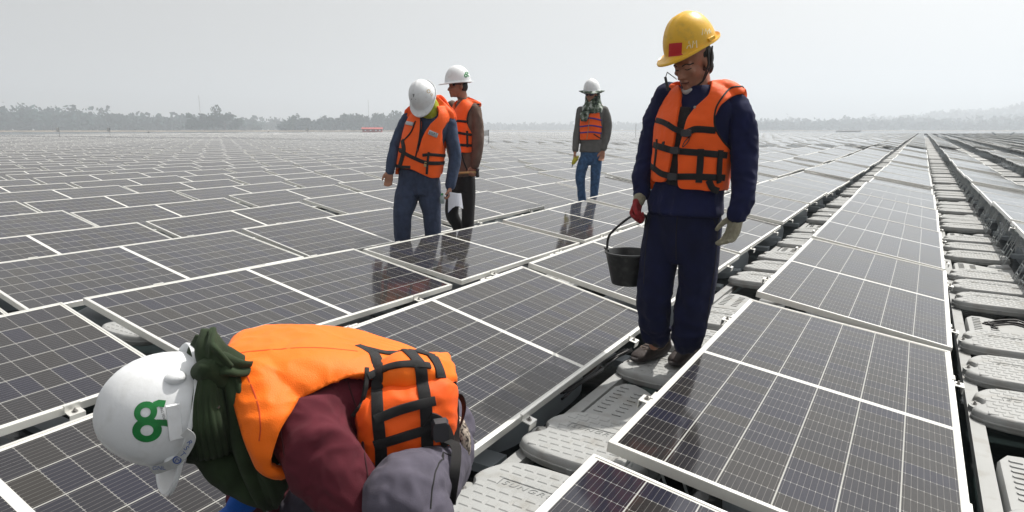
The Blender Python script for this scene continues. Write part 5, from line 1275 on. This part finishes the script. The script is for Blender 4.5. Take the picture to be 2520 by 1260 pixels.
    for i, x in enumerate(qq):
        d = V3(qq[min(i+1, len(qq)-1)] - qq[max(i-1, 0)]).normalized(); a = d.cross(ec).normalized(); x = V3(x); rs_.append([x - a*.0095, x + a*.0095, x + a*.0095 + ec*.0016, x - a*.0095 + ec*.0016])
    b = MB(); b.rings(rs_); st_ = g.obj('chin_strap', b, MAT['strap_grey'], ho)
    for txt, q, rot, sz in (('R', (-1.191, 0.680, -0.619), -60, .015), ('S', (-1.196, 0.675, -0.630), -60, .015), ('T', (-1.201, 0.669, -0.642), -55, .015), ('GNDE', (-1.258, 0.654, -0.682), -8, .012)):
        V_, F_ = text2(txt, sz, 0, 0, rot); b = MB(); b.add([V3(q) + er*x + ez*y + ec*.0012 for x, y in V_], F_); g.obj('lettering', b, MAT['ink_blue'], st_, False)
    b = MB()
    for v_, f_ in (arc2(0, 0, .006, .0085, 0, 360, 18), strip2([(-.004,-.003),(0,.004),(.004,-.003)], .002)): b.add([V3((-1.216, 0.665, -0.657)) + er*x + ez*y + ec*.001 for x, y in v_], f_)
    g.obj('round_mark', b, MAT['ink_blue'], st_, False)
    # lining seen under the rim
    b = MB(); b.tube([P(s_*.0 + .095*math.cos(t), .115*math.sin(t), -.014) for t in np.linspace(0, 6.1, 30) for s_ in (1,)], .009, 8); g.obj('headband', b, MAT['strap_grey'], ho)
crouching_worker()

# ================================================================ C, D, E: the three workers further back
def vest_cut(g, sk, polys_front, back_z0, back_z1, th, mat, p, amp=.005):
    ecn = np.array(g.ec); sk.wrinkle(amp, 9, None, .4, None, 31); PF = [g.poly(q) for q in polys_front]
    def cut(C, N):
        x, z = g.flat(C); fr = (N @ ecn) > -.05; inside = np.zeros(len(x), bool)
        for q in PF: inside |= inpoly(x, z, q)
        return (fr & inside) | (~fr & (z > back_z0) & (z < back_z1))
    return sk.keep(cut, 4).thick(th).put('life_vest', MAT[mat], p, g.base)
def simple_shoe(g, p, at, d, mat='shoe_brown'):
    S = Solid(); a = V3(at); a.z = FZ + .045; d = V3(d).normalized(); S.limb([a - d*.05, a + d*.06 - V3((0,0,.008)), a + d*.17 - V3((0,0,.014))], [.043, .040, .030]); S.fuse(.009, 3).put('shoe', MAT[mat], p, g.base)

def bowed_man():
    g = Figure(-4.10, 4.80, FZ); er, ec, ez = g.er, g.ec, g.ez
    fw = g.dir(25, 0); sd_ = ez.cross(fw); k = 1.0
    hf = g.dir(28, 62); hu = (ez*.55 + g.dir(28, 0)*.85).normalized(); hd = V3((-3.984, 4.833, 0.296))
    hips = [V3((-4.126, 4.778, -0.500)), V3((-3.972, 4.883, -0.501))]
    kn_ = [V3((-4.158, 4.671, -0.805)), V3((-3.952, 4.861, -0.773))]; an = [V3((-4.203, 4.712, -1.255)), V3((-3.973, 4.882, -1.259))]
    for a in an: a.z = FZ + .10
    shR, elR, wrR = V3((-4.191, 4.828, 0.105)), V3((-4.274, 4.730, -0.162)), V3((-4.248, 4.621, -0.387)); shL, elL, wrL = V3((-3.816, 5.004, 0.055)), V3((-3.766, 5.006, -0.249)), V3((-3.781, 4.941, -0.535))
    S = Solid(); HP, HA = head_parts(S, hd, hf, hu, 1.0)
    S.limb([V3((-3.968, 4.913, 0.074)), V3((-3.978, 4.905, 0.187)), hd], [.062, .058, .055])
    S.loft([(V3((-4.057, 4.836, -0.462)), sd_*.15, fw*.10), (V3((-4.031, 4.859, -0.192)), sd_*.15, fw*.10), (V3((-3.988, 4.896, 0.112)), sd_*.16, fw*.09)])
    for q in ((shR, elR, wrR), (shL, elL, wrL)): S.limb(q, [.045, .038, .028])
    for h, k_, a in zip(hips, kn_, an): S.limb([h, k_, a], [.060, .048, .04])
    hand(S, wrR, V3((-4.258, 4.612, -0.456)) - wrR, ec, -er, .5, 1.0); hand(S, wrL, V3((-3.776, 4.919, -0.611)) - wrL, -er, ec, .8, 1.0)
    p = put_person(g, S.fuse(.009, 3), MAT['skin'], 'man in denim blue looking down, orange vest, lime neck gaiter, papers in his hand')
    S = Solid(); S.loft([(V3((-4.064, 4.831, -0.365)), sd_*.19, fw*.135), (V3((-4.073, 4.823, -0.482)), sd_*.195, fw*.135), (V3((-4.081, 4.816, -0.611)), sd_*.18, fw*.12)])
    S.limb([V3((-4.138, 4.768, -0.500)), V3((-4.148, 4.720, -0.653)), kn_[0], V3((-4.180, 4.692, -1.008)), an[0]], [.105, .108, .086, .074, .066]); S.limb([V3((-3.996, 4.889, -0.502)), V3((-3.968, 4.860, -0.663)), kn_[1], V3((-3.959, 4.881, -0.974)), an[1]], [.105, .104, .086, .074, .066])
    S.fuse(.009, 4).wrinkle(.010, 9, (0,0,1), .6, None, 41).wrinkle(.005, 22).put('trousers', MAT['blue_work_trousers'], p, g.base)
    S = Solid(); S.loft([(V3((-4.049, 4.844, -0.462)), sd_*.165, fw*.12), (V3((-4.023, 4.866, -0.192)), sd_*.165, fw*.12), (V3((-3.983, 4.900, 0.055)), sd_*.19, fw*.11), (V3((-3.966, 4.914, 0.168)), sd_*.11, fw*.08)])
    S.limb([shR, V3((-4.250, 4.777, -0.040)), elR, V3((-4.264, 4.660, -0.305)), V3((-4.255, 4.628, -0.388))], [.058, .054, .050, .046, .040]); S.limb([shL, V3((-3.791, 4.998, -0.096)), elL, V3((-3.771, 4.963, -0.420)), V3((-3.781, 4.941, -0.520))], [.060, .058, .056, .050, .044])
    S.fuse(.009, 4).wrinkle(.009, 10, (0,0,1), .6, None, 42).wrinkle(.004, 24).put('shirt', MAT['denim_shirt'], p, g.base)
    S = Solid(); S.loft([(V3((-4.072, 4.824, -0.447)), sd_*.222, fw*.165), (V3((-4.057, 4.837, -0.307)), sd_*.226, fw*.172), (V3((-4.023, 4.865, -0.078)), sd_*.215, fw*.17), (V3((-3.985, 4.898, 0.112)), sd_*.205, fw*.14), (V3((-3.960, 4.920, 0.217)), sd_*.13, fw*.11)], 32, 2.6)
    S.limb([V3((-3.911, 4.988, 0.218)), V3((-3.820, 5.013, 0.150)), V3((-3.785, 5.016, 0.104))], [.060, .050, .035]); S.limb([V3((-4.113, 4.841, 0.188)), V3((-4.161, 4.813, 0.158))], [.055, .045])
    S.limb([V3((-3.991, 5.012, 0.323)), V3((-3.902, 4.996, 0.263)), V3((-3.831, 4.977, 0.168))], [.030, .045, .045])
    vs = S.fuse(.0085, 4); full = vs.bvh()
    vo = vest_cut(g, vs, [[(-4.023, 4.655, 0.189), (-3.972, 4.699, 0.196), (-3.941, 4.725, 0.072), (-3.955, 4.714, -0.038), (-3.982, 4.691, -0.239), (-4.002, 4.674, -0.367), (-4.126, 4.567, -0.350), (-4.135, 4.560, -0.253), (-4.089, 4.599, -0.094), (-4.047, 4.635, 0.108)],
        [(-3.851, 4.802, 0.343), (-3.799, 4.847, 0.292), (-3.701, 4.931, 0.161), (-3.696, 4.935, 0.102), (-3.748, 4.890, 0.073), (-3.795, 4.850, -0.009), (-3.791, 4.854, -0.113), (-3.769, 4.872, -0.226), (-3.819, 4.829, -0.475), (-3.911, 4.751, -0.428), (-4.004, 4.671, -0.367), (-3.976, 4.696, -0.239), (-3.932, 4.733, -0.057), (-3.879, 4.778, 0.050), (-3.821, 4.828, 0.117), (-3.814, 4.833, 0.183), (-3.842, 4.810, 0.256)]], -.42, .33, .03, 'orange_vest', p)
    def strap(pts, w_, nm='strap', mat='webbing'): g.obj(nm, g.ribbon(full, pts, w_, .004, .005), MAT[mat], vo)
    strap([(-4.108, 4.583, -0.179), (-4.049, 4.633, -0.224), (-3.988, 4.685, -0.262), (-3.909, 4.753, -0.300), (-3.782, 4.861, -0.309)], .034); strap([(-3.936, 4.730, -0.232), (-3.879, 4.779, -0.225), (-3.775, 4.867, -0.241)], .028)
    strap([(-4.075, 4.611, -0.094), (-4.066, 4.619, -0.186), (-4.085, 4.603, -0.280), (-4.098, 4.592, -0.336)], .045); strap([(-3.978, 4.694, 0.079), (-4.011, 4.666, -0.020), (-4.069, 4.616, -0.105)], .012); strap([(-3.892, 4.767, -0.202), (-3.903, 4.758, -0.300), (-3.911, 4.751, -0.406)], .022)
    strap([(-4.126, 4.567, -0.335), (-4.081, 4.606, -0.343), (-4.024, 4.655, -0.344)], .03); strap([(-3.939, 4.727, 0.164), (-3.949, 4.719, -0.038), (-3.988, 4.685, -0.269)], .012, 'zip')
    strap([(-4.043, 4.639, 0.065), (-3.995, 4.679, 0.050)], .034, 'reflective_patch', 'reflective_tape'); strap([(-3.889, 4.770, -0.020), (-3.830, 4.820, -0.053)], .042, 'reflective_patch', 'reflective_tape')
    strap([(-3.908, 4.741, -0.292), (-3.914, 4.735, -0.337)], .026, 'yellow_buckle', 'wood_handle')
    V_, F_ = text2('EGAT', .030, 0, 0, -14); decal(g, vo, full, V3((-3.858, 4.796, -0.035)), er, ez, [(V_, F_)], MAT['ink_dark'], 'lettering', .012, .3)
    S = Solid(); S.loft([(V3((-3.949, 4.890, 0.104)), sd_*.080, fw*.085), (V3((-3.946, 4.866, 0.186)), sd_*.085, fw*.09), (V3((-3.950, 4.849, 0.259)), sd_*.080, fw*.085), (hd - hf*.01, sd_*.078, fw*.085)])
    S.fuse(.008, 3).wrinkle(.007, 22, er, .6).put('neck_gaiter', MAT['lime_gaiter'], p, g.base)
    ho, P, hb_, ax = helmet(g, p, hd + hu*.022 + hf*.004, hf, hu, MAT['helmet_white'], 1.12, .045, 1, .010)
    decal(g, ho, hb_, V3((-3.910, 4.804, 0.345)), er, ez, [arc2(0,0,.012,.017,0,360,14), strip2([(.016,-.02),(.03,-.045)], .004), strip2([(.026,-.012),(.038,-.034)], .004)], MAT['wood_handle'], 'emblem', .002, .3)
    decal(g, ho, hb_, V3((-4.013, 4.717, 0.303)), er, ez, [strip2([(-.004,.016),(0,-.012),(.005,.016)], .006), strip2([(-.022,-.028),(.02,-.030)], .007)], MAT['ink_dark'], 'emblem', .002, .3)
    pp = V3((-3.758, 4.908, -0.586)); pr = link('papers', None, None, pp); tag(pr, 'bent white papers held at the hip by the bowed man', 'papers'); 
    b = MB(); A = []
    for i in range(9):
        t = i/8; x = er*(-.02 + .125*t) + ec*(.03*math.sin(t*3.1)); top = pp + x + ez*(.01 - .02*t); bot = pp + x*1.15 - ez*(.19 - .05*math.sin(t*3.1) - .03*t); A.append((top - pp, bot - pp))
    b.rings([[a for a, _ in A] + [a + ec*.006 for a, _ in A[::-1]], [c for _, c in A] + [c + ec*.006 for _, c in A[::-1]]]); link('sheet', b.mesh('sheet', MAT['paper'], False), pr)
    b = MB(); b.rings([[a - ec*.004 for a, _ in A[:3]] + [a - ec*.001 for a, _ in A[2::-1]], [c*1.03 - ec*.004 for _, c in A[:3]] + [c*1.03 - ec*.001 for _, c in A[2::-1]]]); link('blue_cover', b.mesh('blue_cover', MAT['blue_glove']), pr)
    q = V3((-3.805, 4.842, -0.637)); bo = link('water_bottle', None, None, q - ez*.05); tag(bo, 'small clear bottle hanging from the belt of the bowed man', 'bottle')
    b = MB(); b.tube([(0,0,0),(0,0,.06),(0,0,.075),(0,0,.08)], [.022, .022, .012, .010], 14); link('flask', b.mesh('flask', MAT['clear_plastic'], True), bo); b = MB(); b.tube([(0,0,.08),(0,0,.098)], .012, 12); link('cap', b.mesh('cap', MAT['logo_green']), bo)
    for a in an: simple_shoe(g, p, a, fw)
bowed_man()

def man_with_hammer():
    g = Figure(-4.12, 5.60, FZ); er, ec, ez = g.er, g.ec, g.ez
    fw = g.dir(62, 0); sd_ = ez.cross(fw); hf = g.dir(66, 3); hu = ez.copy(); hd = V3((-4.146, 5.581, 0.446))
    hips = [V3((-4.206, 5.599, -0.516)), V3((-4.049, 5.590, -0.509))]; kn_ = [V3((-4.240, 5.561, -0.865)), V3((-4.042, 5.595, -0.812))]; an = [V3((-4.197, 5.643, -1.185)), V3((-4.058, 5.584, -1.299))]
    for a in an: a.z = FZ + .10
    shR, elR, wrR = V3((-4.285, 5.653, 0.245)), V3((-4.316, 5.655, -0.088)), V3((-4.248, 5.630, -0.389)); shL, elL, wrL = V3((-3.952, 5.600, 0.204)), V3((-3.910, 5.593, -0.105)), V3((-3.945, 5.580, -0.369))
    S = Solid(); HP, HA = head_parts(S, hd, hf, hu, 1.0); S.limb([V3((-4.098, 5.616, 0.240)), V3((-4.110, 5.607, 0.331)), hd - hf*.02], [.06, .054, .052])
    S.loft([(V3((-4.127, 5.595, -0.469)), sd_*.14, fw*.095), (V3((-4.108, 5.609, -0.086)), sd_*.14, fw*.095), (V3((-4.091, 5.621, 0.207)), sd_*.15, fw*.085)])
    for q in ((shR, elR, wrR), (shL, elL, wrL)): S.limb(q, [.044, .037, .027])
    for h, k_, a in zip(hips, kn_, an): S.limb([h, k_, a], [.070, .050, .04])
    hand(S, wrL, V3((-3.957, 5.558, -0.453)) - wrL, ec, fw, (1.1,1.1,1.1,1.1), 1.0); hand(S, wrR, -ez, ec, fw, .5)
    p = put_person(g, S.fuse(.009, 3), MAT['skin_light'], 'man in a brown shirt behind the bowed man, orange vest, white helmet, dark trousers')
    S = Solid(); S.loft([(V3((-4.123, 5.598, -0.405)), sd_*.14, fw*.10), (V3((-4.124, 5.597, -0.534)), sd_*.15, fw*.11), (V3((-4.125, 5.596, -0.643)), sd_*.14, fw*.10)])
    S.limb([hips[0], kn_[0], V3((-4.211, 5.607, -1.002)), an[0]], [.080, .068, .060, .055]); S.limb([hips[1], kn_[1], an[1]], [.082, .072, .062])
    S.fuse(.009, 4).wrinkle(.009, 10, (0,0,1), .6, None, 51).put('trousers', MAT['black_trousers'], p, g.base)
    S = Solid(); S.loft([(V3((-4.120, 5.600, -0.478)), sd_*.15, fw*.115), (V3((-4.108, 5.609, -0.086)), sd_*.15, fw*.11), (V3((-4.092, 5.621, 0.165)), sd_*.175, fw*.10), (V3((-4.091, 5.622, 0.282)), sd_*.09, fw*.07)])
    S.limb([shL, V3((-3.918, 5.600, 0.060)), elL, V3((-3.921, 5.585, -0.272)), wrL], [.064, .060, .058, .050, .042]); S.limb([shR, elR, wrR], [.06, .054, .044])
    S.limb([V3((-4.120, 5.563, 0.329)), V3((-4.068, 5.576, 0.304)), V3((-4.056, 5.647, 0.331))], [.012, .014, .012])
    S.fuse(.009, 4).wrinkle(.009, 11, (0,0,1), .6, None, 52).wrinkle(.004, 24).put('shirt', MAT['brown_shirt'], p, g.base)
    S = Solid(); S.loft([(V3((-4.117, 5.602, -0.238)), sd_*.165, fw*.145), (V3((-4.115, 5.603, -0.086)), sd_*.168, fw*.15), (V3((-4.103, 5.613, 0.124)), sd_*.175, fw*.14), (V3((-4.091, 5.621, 0.248)), sd_*.15, fw*.11), (V3((-4.090, 5.622, 0.306)), sd_*.09, fw*.08)], 32, 2.6)
    S.limb([V3((-4.030, 5.617, 0.288)), V3((-3.923, 5.633, 0.254))], [.045, .032])
    vs = S.fuse(.0085, 4); full = vs.bvh()
    vo = vest_cut(g, vs, [[(-4.180, 5.407, 0.325), (-4.113, 5.456, 0.309), (-4.115, 5.455, 0.183), (-4.170, 5.414, 0.081)], [(-4.026, 5.520, 0.325), (-3.892, 5.619, 0.285), (-3.886, 5.623, 0.228), (-3.940, 5.584, 0.236), (-3.991, 5.546, 0.183), (-4.012, 5.531, 0.101), (-4.002, 5.538, 0.048), (-3.963, 5.567, -0.043), (-3.964, 5.566, -0.230), (-4.141, 5.436, -0.230), (-4.135, 5.440, 0.162), (-4.087, 5.475, 0.236)]], -.16, .46, .028, 'orange_vest', p)
    def strap(pts, w_): g.obj('strap', g.ribbon(full, pts, w_, .004, .005), MAT['webbing'], vo)
    strap([(-4.130, 5.444, 0.081), (-4.069, 5.488, 0.089), (-4.009, 5.533, 0.081)], .024); strap([(-4.131, 5.443, -0.010), (-4.071, 5.487, -0.031), (-3.969, 5.562, -0.051)], .026); strap([(-4.133, 5.442, -0.134), (-4.072, 5.486, -0.151), (-3.970, 5.561, -0.159)], .028); strap([(-4.006, 5.535, -0.010), (-4.005, 5.536, -0.176)], .022); strap([(-3.892, 5.618, 0.261), (-3.950, 5.576, 0.244), (-3.994, 5.544, 0.163), (-4.002, 5.538, 0.060)], .012)
    b = MB(); b.tube([V3((-4.042, 5.471, -0.217)), V3((-4.010, 5.482, -0.333)), V3((-3.983, 5.515, -0.434))], .008, 8); g.obj('hanging_strap', b, MAT['webbing'], vo)
    ho, P, hb_, ax = helmet(g, p, hd + ez*.035, hf, (ez - hf*.02), MAT['helmet_white'], 1.10, .050, 1, .012)
    decal(g, ho, hb_, V3((-4.007, 5.534, 0.555)), er, ez, two_ring_logo(.042, -15), MAT['logo_green'], 'logo', .002, .3)
    S = Solid(); S.ell(HP(0, -.035, -.005), HA(.080, .070, .075)); S.fuse(.008, 2).keep(lambda C, N: np.array([(V3(c)-hd).dot(hf) < -.012 for c in C]), 2).put('hair', MAT['hair'], p, g.base)
    b = MB(); b.rings([[HP(x, y, z) for x, y, z in ((-.066,.066,.000),(0,.098,.002),(.066,.066,.000),(.068,.064,.028),(0,.100,.030),(-.068,.064,.028))], [HP(x, y, z) for x, y, z in ((-.062,.060,.000),(0,.092,.002),(.062,.060,.000),(.064,.058,.028),(0,.094,.030),(-.064,.058,.028))]]); b.tube([HP(.068,.06,.018), HP(.082,0,.012)], .004, 6); g.obj('safety_glasses', b, MAT['lens_dark'], p)
    hm_ = link('hammer', None, None, V3((-3.978, 5.493, -0.437))); tag(hm_, 'hammer with a pale wooden handle in the fist of the man in brown', 'hammer'); o0 = V3((-3.978, 5.493, -0.437))
    b = MB(); b.tube([V3((-4.066, 5.428, -0.441)) - o0, V3((-3.978, 5.493, -0.437)) - o0, V3((-3.903, 5.548, -0.434)) - o0], [.014, .013, .011], 12); link('handle', b.mesh('handle', MAT['wood_handle'], True), hm_)
    b = MB(); c = V3((-3.893, 5.556, -0.434)) - o0; b.tube([c + ez*.045, c + ez*.03, c, c - ez*.03, c - ez*.05], [.016, .020, .015, .020, .017], 12); link('head', b.mesh('head', MAT['dark_part'], True), hm_)
    for a in an: simple_shoe(g, p, a, fw)
man_with_hammer()

def lone_worker():
    g = Figure(-4.05, 8.65, FZ); er, ec, ez = g.er, g.ec, g.ez
    fw = g.dir(20, 0); sd_ = ez.cross(fw); hf = g.dir(25, 8); hu = ez.copy(); hd = V3((-4.051, 8.627, 0.497))
    hips = [V3((-4.110, 8.622, -0.379)), V3((-3.978, 8.684, -0.378))]; kn_ = [V3((-4.162, 8.542, -0.699)), V3((-3.974, 8.652, -0.698))]; an = [V3((-4.143, 8.606, -1.180)), V3((-3.995, 8.654, -1.175))]
    for a in an: a.z = FZ + .10
    shR, elR, wrR = V3((-4.209, 8.620, 0.273)), V3((-4.242, 8.582, -0.031)), V3((-4.242, 8.516, -0.320)); shL, elL, wrL = V3((-3.890, 8.703, 0.271)), V3((-3.841, 8.726, -0.031)), V3((-3.863, 8.649, -0.300))
    S = Solid(); HP, HA = head_parts(S, hd, hf, hu, 1.0); S.limb([V3((-4.046, 8.652, 0.311)), hd], [.055, .052])
    S.loft([(V3((-4.049, 8.651, -0.291)), sd_*.14, fw*.09), (V3((-4.044, 8.653, -0.002)), sd_*.14, fw*.09), (V3((-4.044, 8.653, 0.255)), sd_*.15, fw*.08)])
    for q in ((shR, elR, wrR), (shL, elL, wrL)): S.limb(q, [.042, .035, .026])
    for h, k_, a in zip(hips, kn_, an): S.limb([h, k_, a], [.068, .050, .04])
    hand(S, wrL, V3((-3.877, 8.620, -0.431)) - wrL, ec, -er, .5, 1.05); hand(S, wrR, V3((-4.247, 8.491, -0.435)) - wrR, er, ec, .9, 1.0)
    p = put_person(g, S.fuse(.010, 3), MAT['skin'], 'lone worker in jeans and grey shirt, camouflage scarf, sunglasses and orange vest with purple bands')
    S = Solid(); S.loft([(V3((-4.049, 8.651, -0.280)), sd_*.15, fw*.10), (V3((-4.046, 8.652, -0.408)), sd_*.155, fw*.11), (V3((-4.060, 8.645, -0.495)), sd_*.145, fw*.10)])
    S.limb([hips[0], V3((-4.148, 8.560, -0.535)), kn_[0], V3((-4.158, 8.566, -0.848)), an[0]], [.080, .076, .066, .058, .052]); S.limb([hips[1], V3((-3.967, 8.656, -0.534)), kn_[1], V3((-3.981, 8.649, -0.846)), an[1]], [.080, .074, .064, .056, .052])
    S.fuse(.010, 4).wrinkle(.008, 11, (0,0,1), .6, None, 61).wrinkle(.004, 25).put('jeans', MAT['jeans'], p, g.base)
    S = Solid(); S.loft([(V3((-4.053, 8.648, -0.314)), sd_*.165, fw*.115), (V3((-4.046, 8.652, -0.175)), sd_*.158, fw*.11), (V3((-4.045, 8.652, 0.055)), sd_*.15, fw*.105), (V3((-4.045, 8.652, 0.272)), sd_*.175, fw*.10), (V3((-4.047, 8.652, 0.368)), sd_*.09, fw*.07)])
    S.limb([shR, elR, V3((-4.242, 8.527, -0.279))], [.062, .055, .042]); S.limb([shL, V3((-3.851, 8.721, 0.140)), elL, V3((-3.862, 8.661, -0.265))], [.064, .064, .060, .044])
    S.fuse(.010, 4).wrinkle(.010, 10, (0,0,1), .6, None, 62).put('shirt', MAT['grey_shirt'], p, g.base)
    S = Solid(); S.loft([(V3((-4.057, 8.647, -0.141)), sd_*.165, fw*.13), (V3((-4.056, 8.647, 0.055)), sd_*.165, fw*.135), (V3((-4.049, 8.650, 0.226)), sd_*.165, fw*.12), (V3((-4.035, 8.657, 0.328)), sd_*.14, fw*.10), (V3((-4.037, 8.656, 0.385)), sd_*.09, fw*.08)], 32, 2.6)
    vs = S.fuse(.0095, 4); full = vs.bvh()
    vo = vest_cut(g, vs, [[(-3.934, 8.572, 0.358), (-3.882, 8.596, 0.335), (-3.911, 8.583, 0.251), (-3.894, 8.591, 0.167), (-3.861, 8.606, 0.111), (-3.871, 8.601, -0.133), (-4.147, 8.472, -0.145), (-4.158, 8.467, 0.168), (-4.139, 8.476, 0.291), (-4.036, 8.524, 0.324), (-3.992, 8.544, 0.195), (-3.963, 8.558, 0.291)]], -.38, .48, .028, 'orange_vest', p)
    for v in (293, 311, 328):
        pts = {293: [(-4.137, 8.477, 0.156), (-4.007, 8.538, 0.162), (-3.877, 8.598, 0.133)], 311: [(-4.150, 8.471, 0.043), (-4.005, 8.539, 0.060), (-3.870, 8.602, 0.037)], 328: [(-4.149, 8.471, -0.042), (-4.003, 8.539, -0.031), (-3.873, 8.600, -0.048)]}[v]
        g.obj('band', g.ribbon(full, pts, .020, .004, .004), MAT['purple_webbing'], vo)
    g.obj('zip', g.ribbon(full, [(-4.028, 8.528, 0.167), (-4.045, 8.520, -0.031), (-4.058, 8.514, -0.133)], .008, .005, .004), MAT['wood_handle'], vo)
    g.obj('strap', g.ribbon(full, [(-3.971, 8.554, -0.059), (-3.924, 8.577, -0.093), (-3.876, 8.599, -0.127)], .014, .005, .004), MAT['webbing'], vo)
    S = Solid(); S.loft([(V3((-4.026, 8.628, 0.237)), sd_*.15, fw*.11), (V3((-4.032, 8.636, 0.305)), sd_*.155, fw*.12), (V3((-4.042, 8.654, 0.385)), sd_*.105, fw*.11), (V3((-4.056, 8.680, 0.465)), sd_*.10, fw*.09), (V3((-4.063, 8.677, 0.533)), sd_*.09, fw*.08)])
    S.loft([(V3((-4.087, 8.500, 0.252)), sd_*.07, fw*.02), (V3((-4.091, 8.487, 0.167)), sd_*.06, fw*.02), (V3((-4.100, 8.483, 0.117)), sd_*.045, fw*.015)])
    S.fuse(.009, 2).wrinkle(.016, 13, None, .7, None, 63).put('scarf', MAT['camouflage'], p, g.base)
    ho, P, hb_, ax = helmet(g, p, hd + ez*.050, hf, ez, MAT['helmet_white'], 1.06, .020, 1, .006)
    b = MB(); rs_ = []; c = hd + ez*.038
    for r_, zz in ((.10, .010), (.14, .006), (.185, -.012), (.188, -.016), (.14, .0), (.10, .004)): rs_.append([c + er*math.cos(t)*r_ + ec*math.sin(t)*r_ + ez*(zz + .022*math.cos(2*t)*(r_-.1)/.08) for t in np.linspace(0, 2*math.pi, 32, endpoint=False)])
    b.rings(rs_, cap=False); g.obj('cloth_brim', b, MAT['camouflage'], ho)
    b = MB()
    for s_ in (-1, 1): b.rings([[HP(s_*.034 + x*.027, .092 - abs(x+s_)*.010, .002 + y*.017) for x, y in ((-1,-.6),(-.5,-1),(.6,-1),(1,-.3),(1,.7),(-1,.8))], [HP(s_*.034 + x*.025, .100 - abs(x+s_)*.010, .002 + y*.015) for x, y in ((-1,-.6),(-.5,-1),(.6,-1),(1,-.3),(1,.7),(-1,.8))]]); b.tube([HP(s_*.062,.075,.006), HP(s_*.082,.0,.006)], .004, 6)
    b.tube([HP(-.01,.100,.008), HP(.01,.100,.008)], .004, 6); g.obj('sunglasses', b, MAT['lens_dark'], p)
    q0 = V3((-4.228, 8.478, -0.440)); dr = link('hand_tool', None, None, q0); tag(dr, 'yellow hand tool with a thin tip held by the lone worker', 'tool')
    S = Solid(); S.loft([(V3((-4.197, 8.493, -0.370)), er*.035, ec*.03), (V3((-4.228, 8.478, -0.440)), er*.038, ec*.032), (V3((-4.248, 8.469, -0.493)), er*.022, ec*.02)]); sk = S.fuse(.008, 2); sk.put('housing', MAT['yellow_plastic'], dr, q0)
    b = MB(); b.tube([V3((-4.248, 8.469, -0.487)) - q0, V3((-4.263, 8.462, -0.534)) - q0], [.010, .005], 8); link('tip', b.mesh('tip', MAT['dark_part']), dr)
    for a in an: simple_shoe(g, p, a, fw)
lone_worker()

# ---------------------------------------------------------------- haze
hm = bpy.data.materials.new('haze_air'); hm.use_nodes = True; t = hm.node_tree; t.nodes.clear()
pv = t.nodes.new('ShaderNodeVolumePrincipled'); pv.inputs['Density'].default_value = 0.0011; pv.inputs['Color'].default_value = (0.83, 0.892, 0.965, 1)
pv.inputs['Anisotropy'].default_value = 0.35
oo = t.nodes.new('ShaderNodeOutputMaterial'); t.links.new(pv.outputs[0], oo.inputs['Volume'])
hb = MB(); hb.box(-3250, 2650, -450, 3650, WZ-12, 190)
tag(link('haze', hb.mesh('haze', hm)), 'pale dry haze hanging over the lake', None, None, 'stuff')
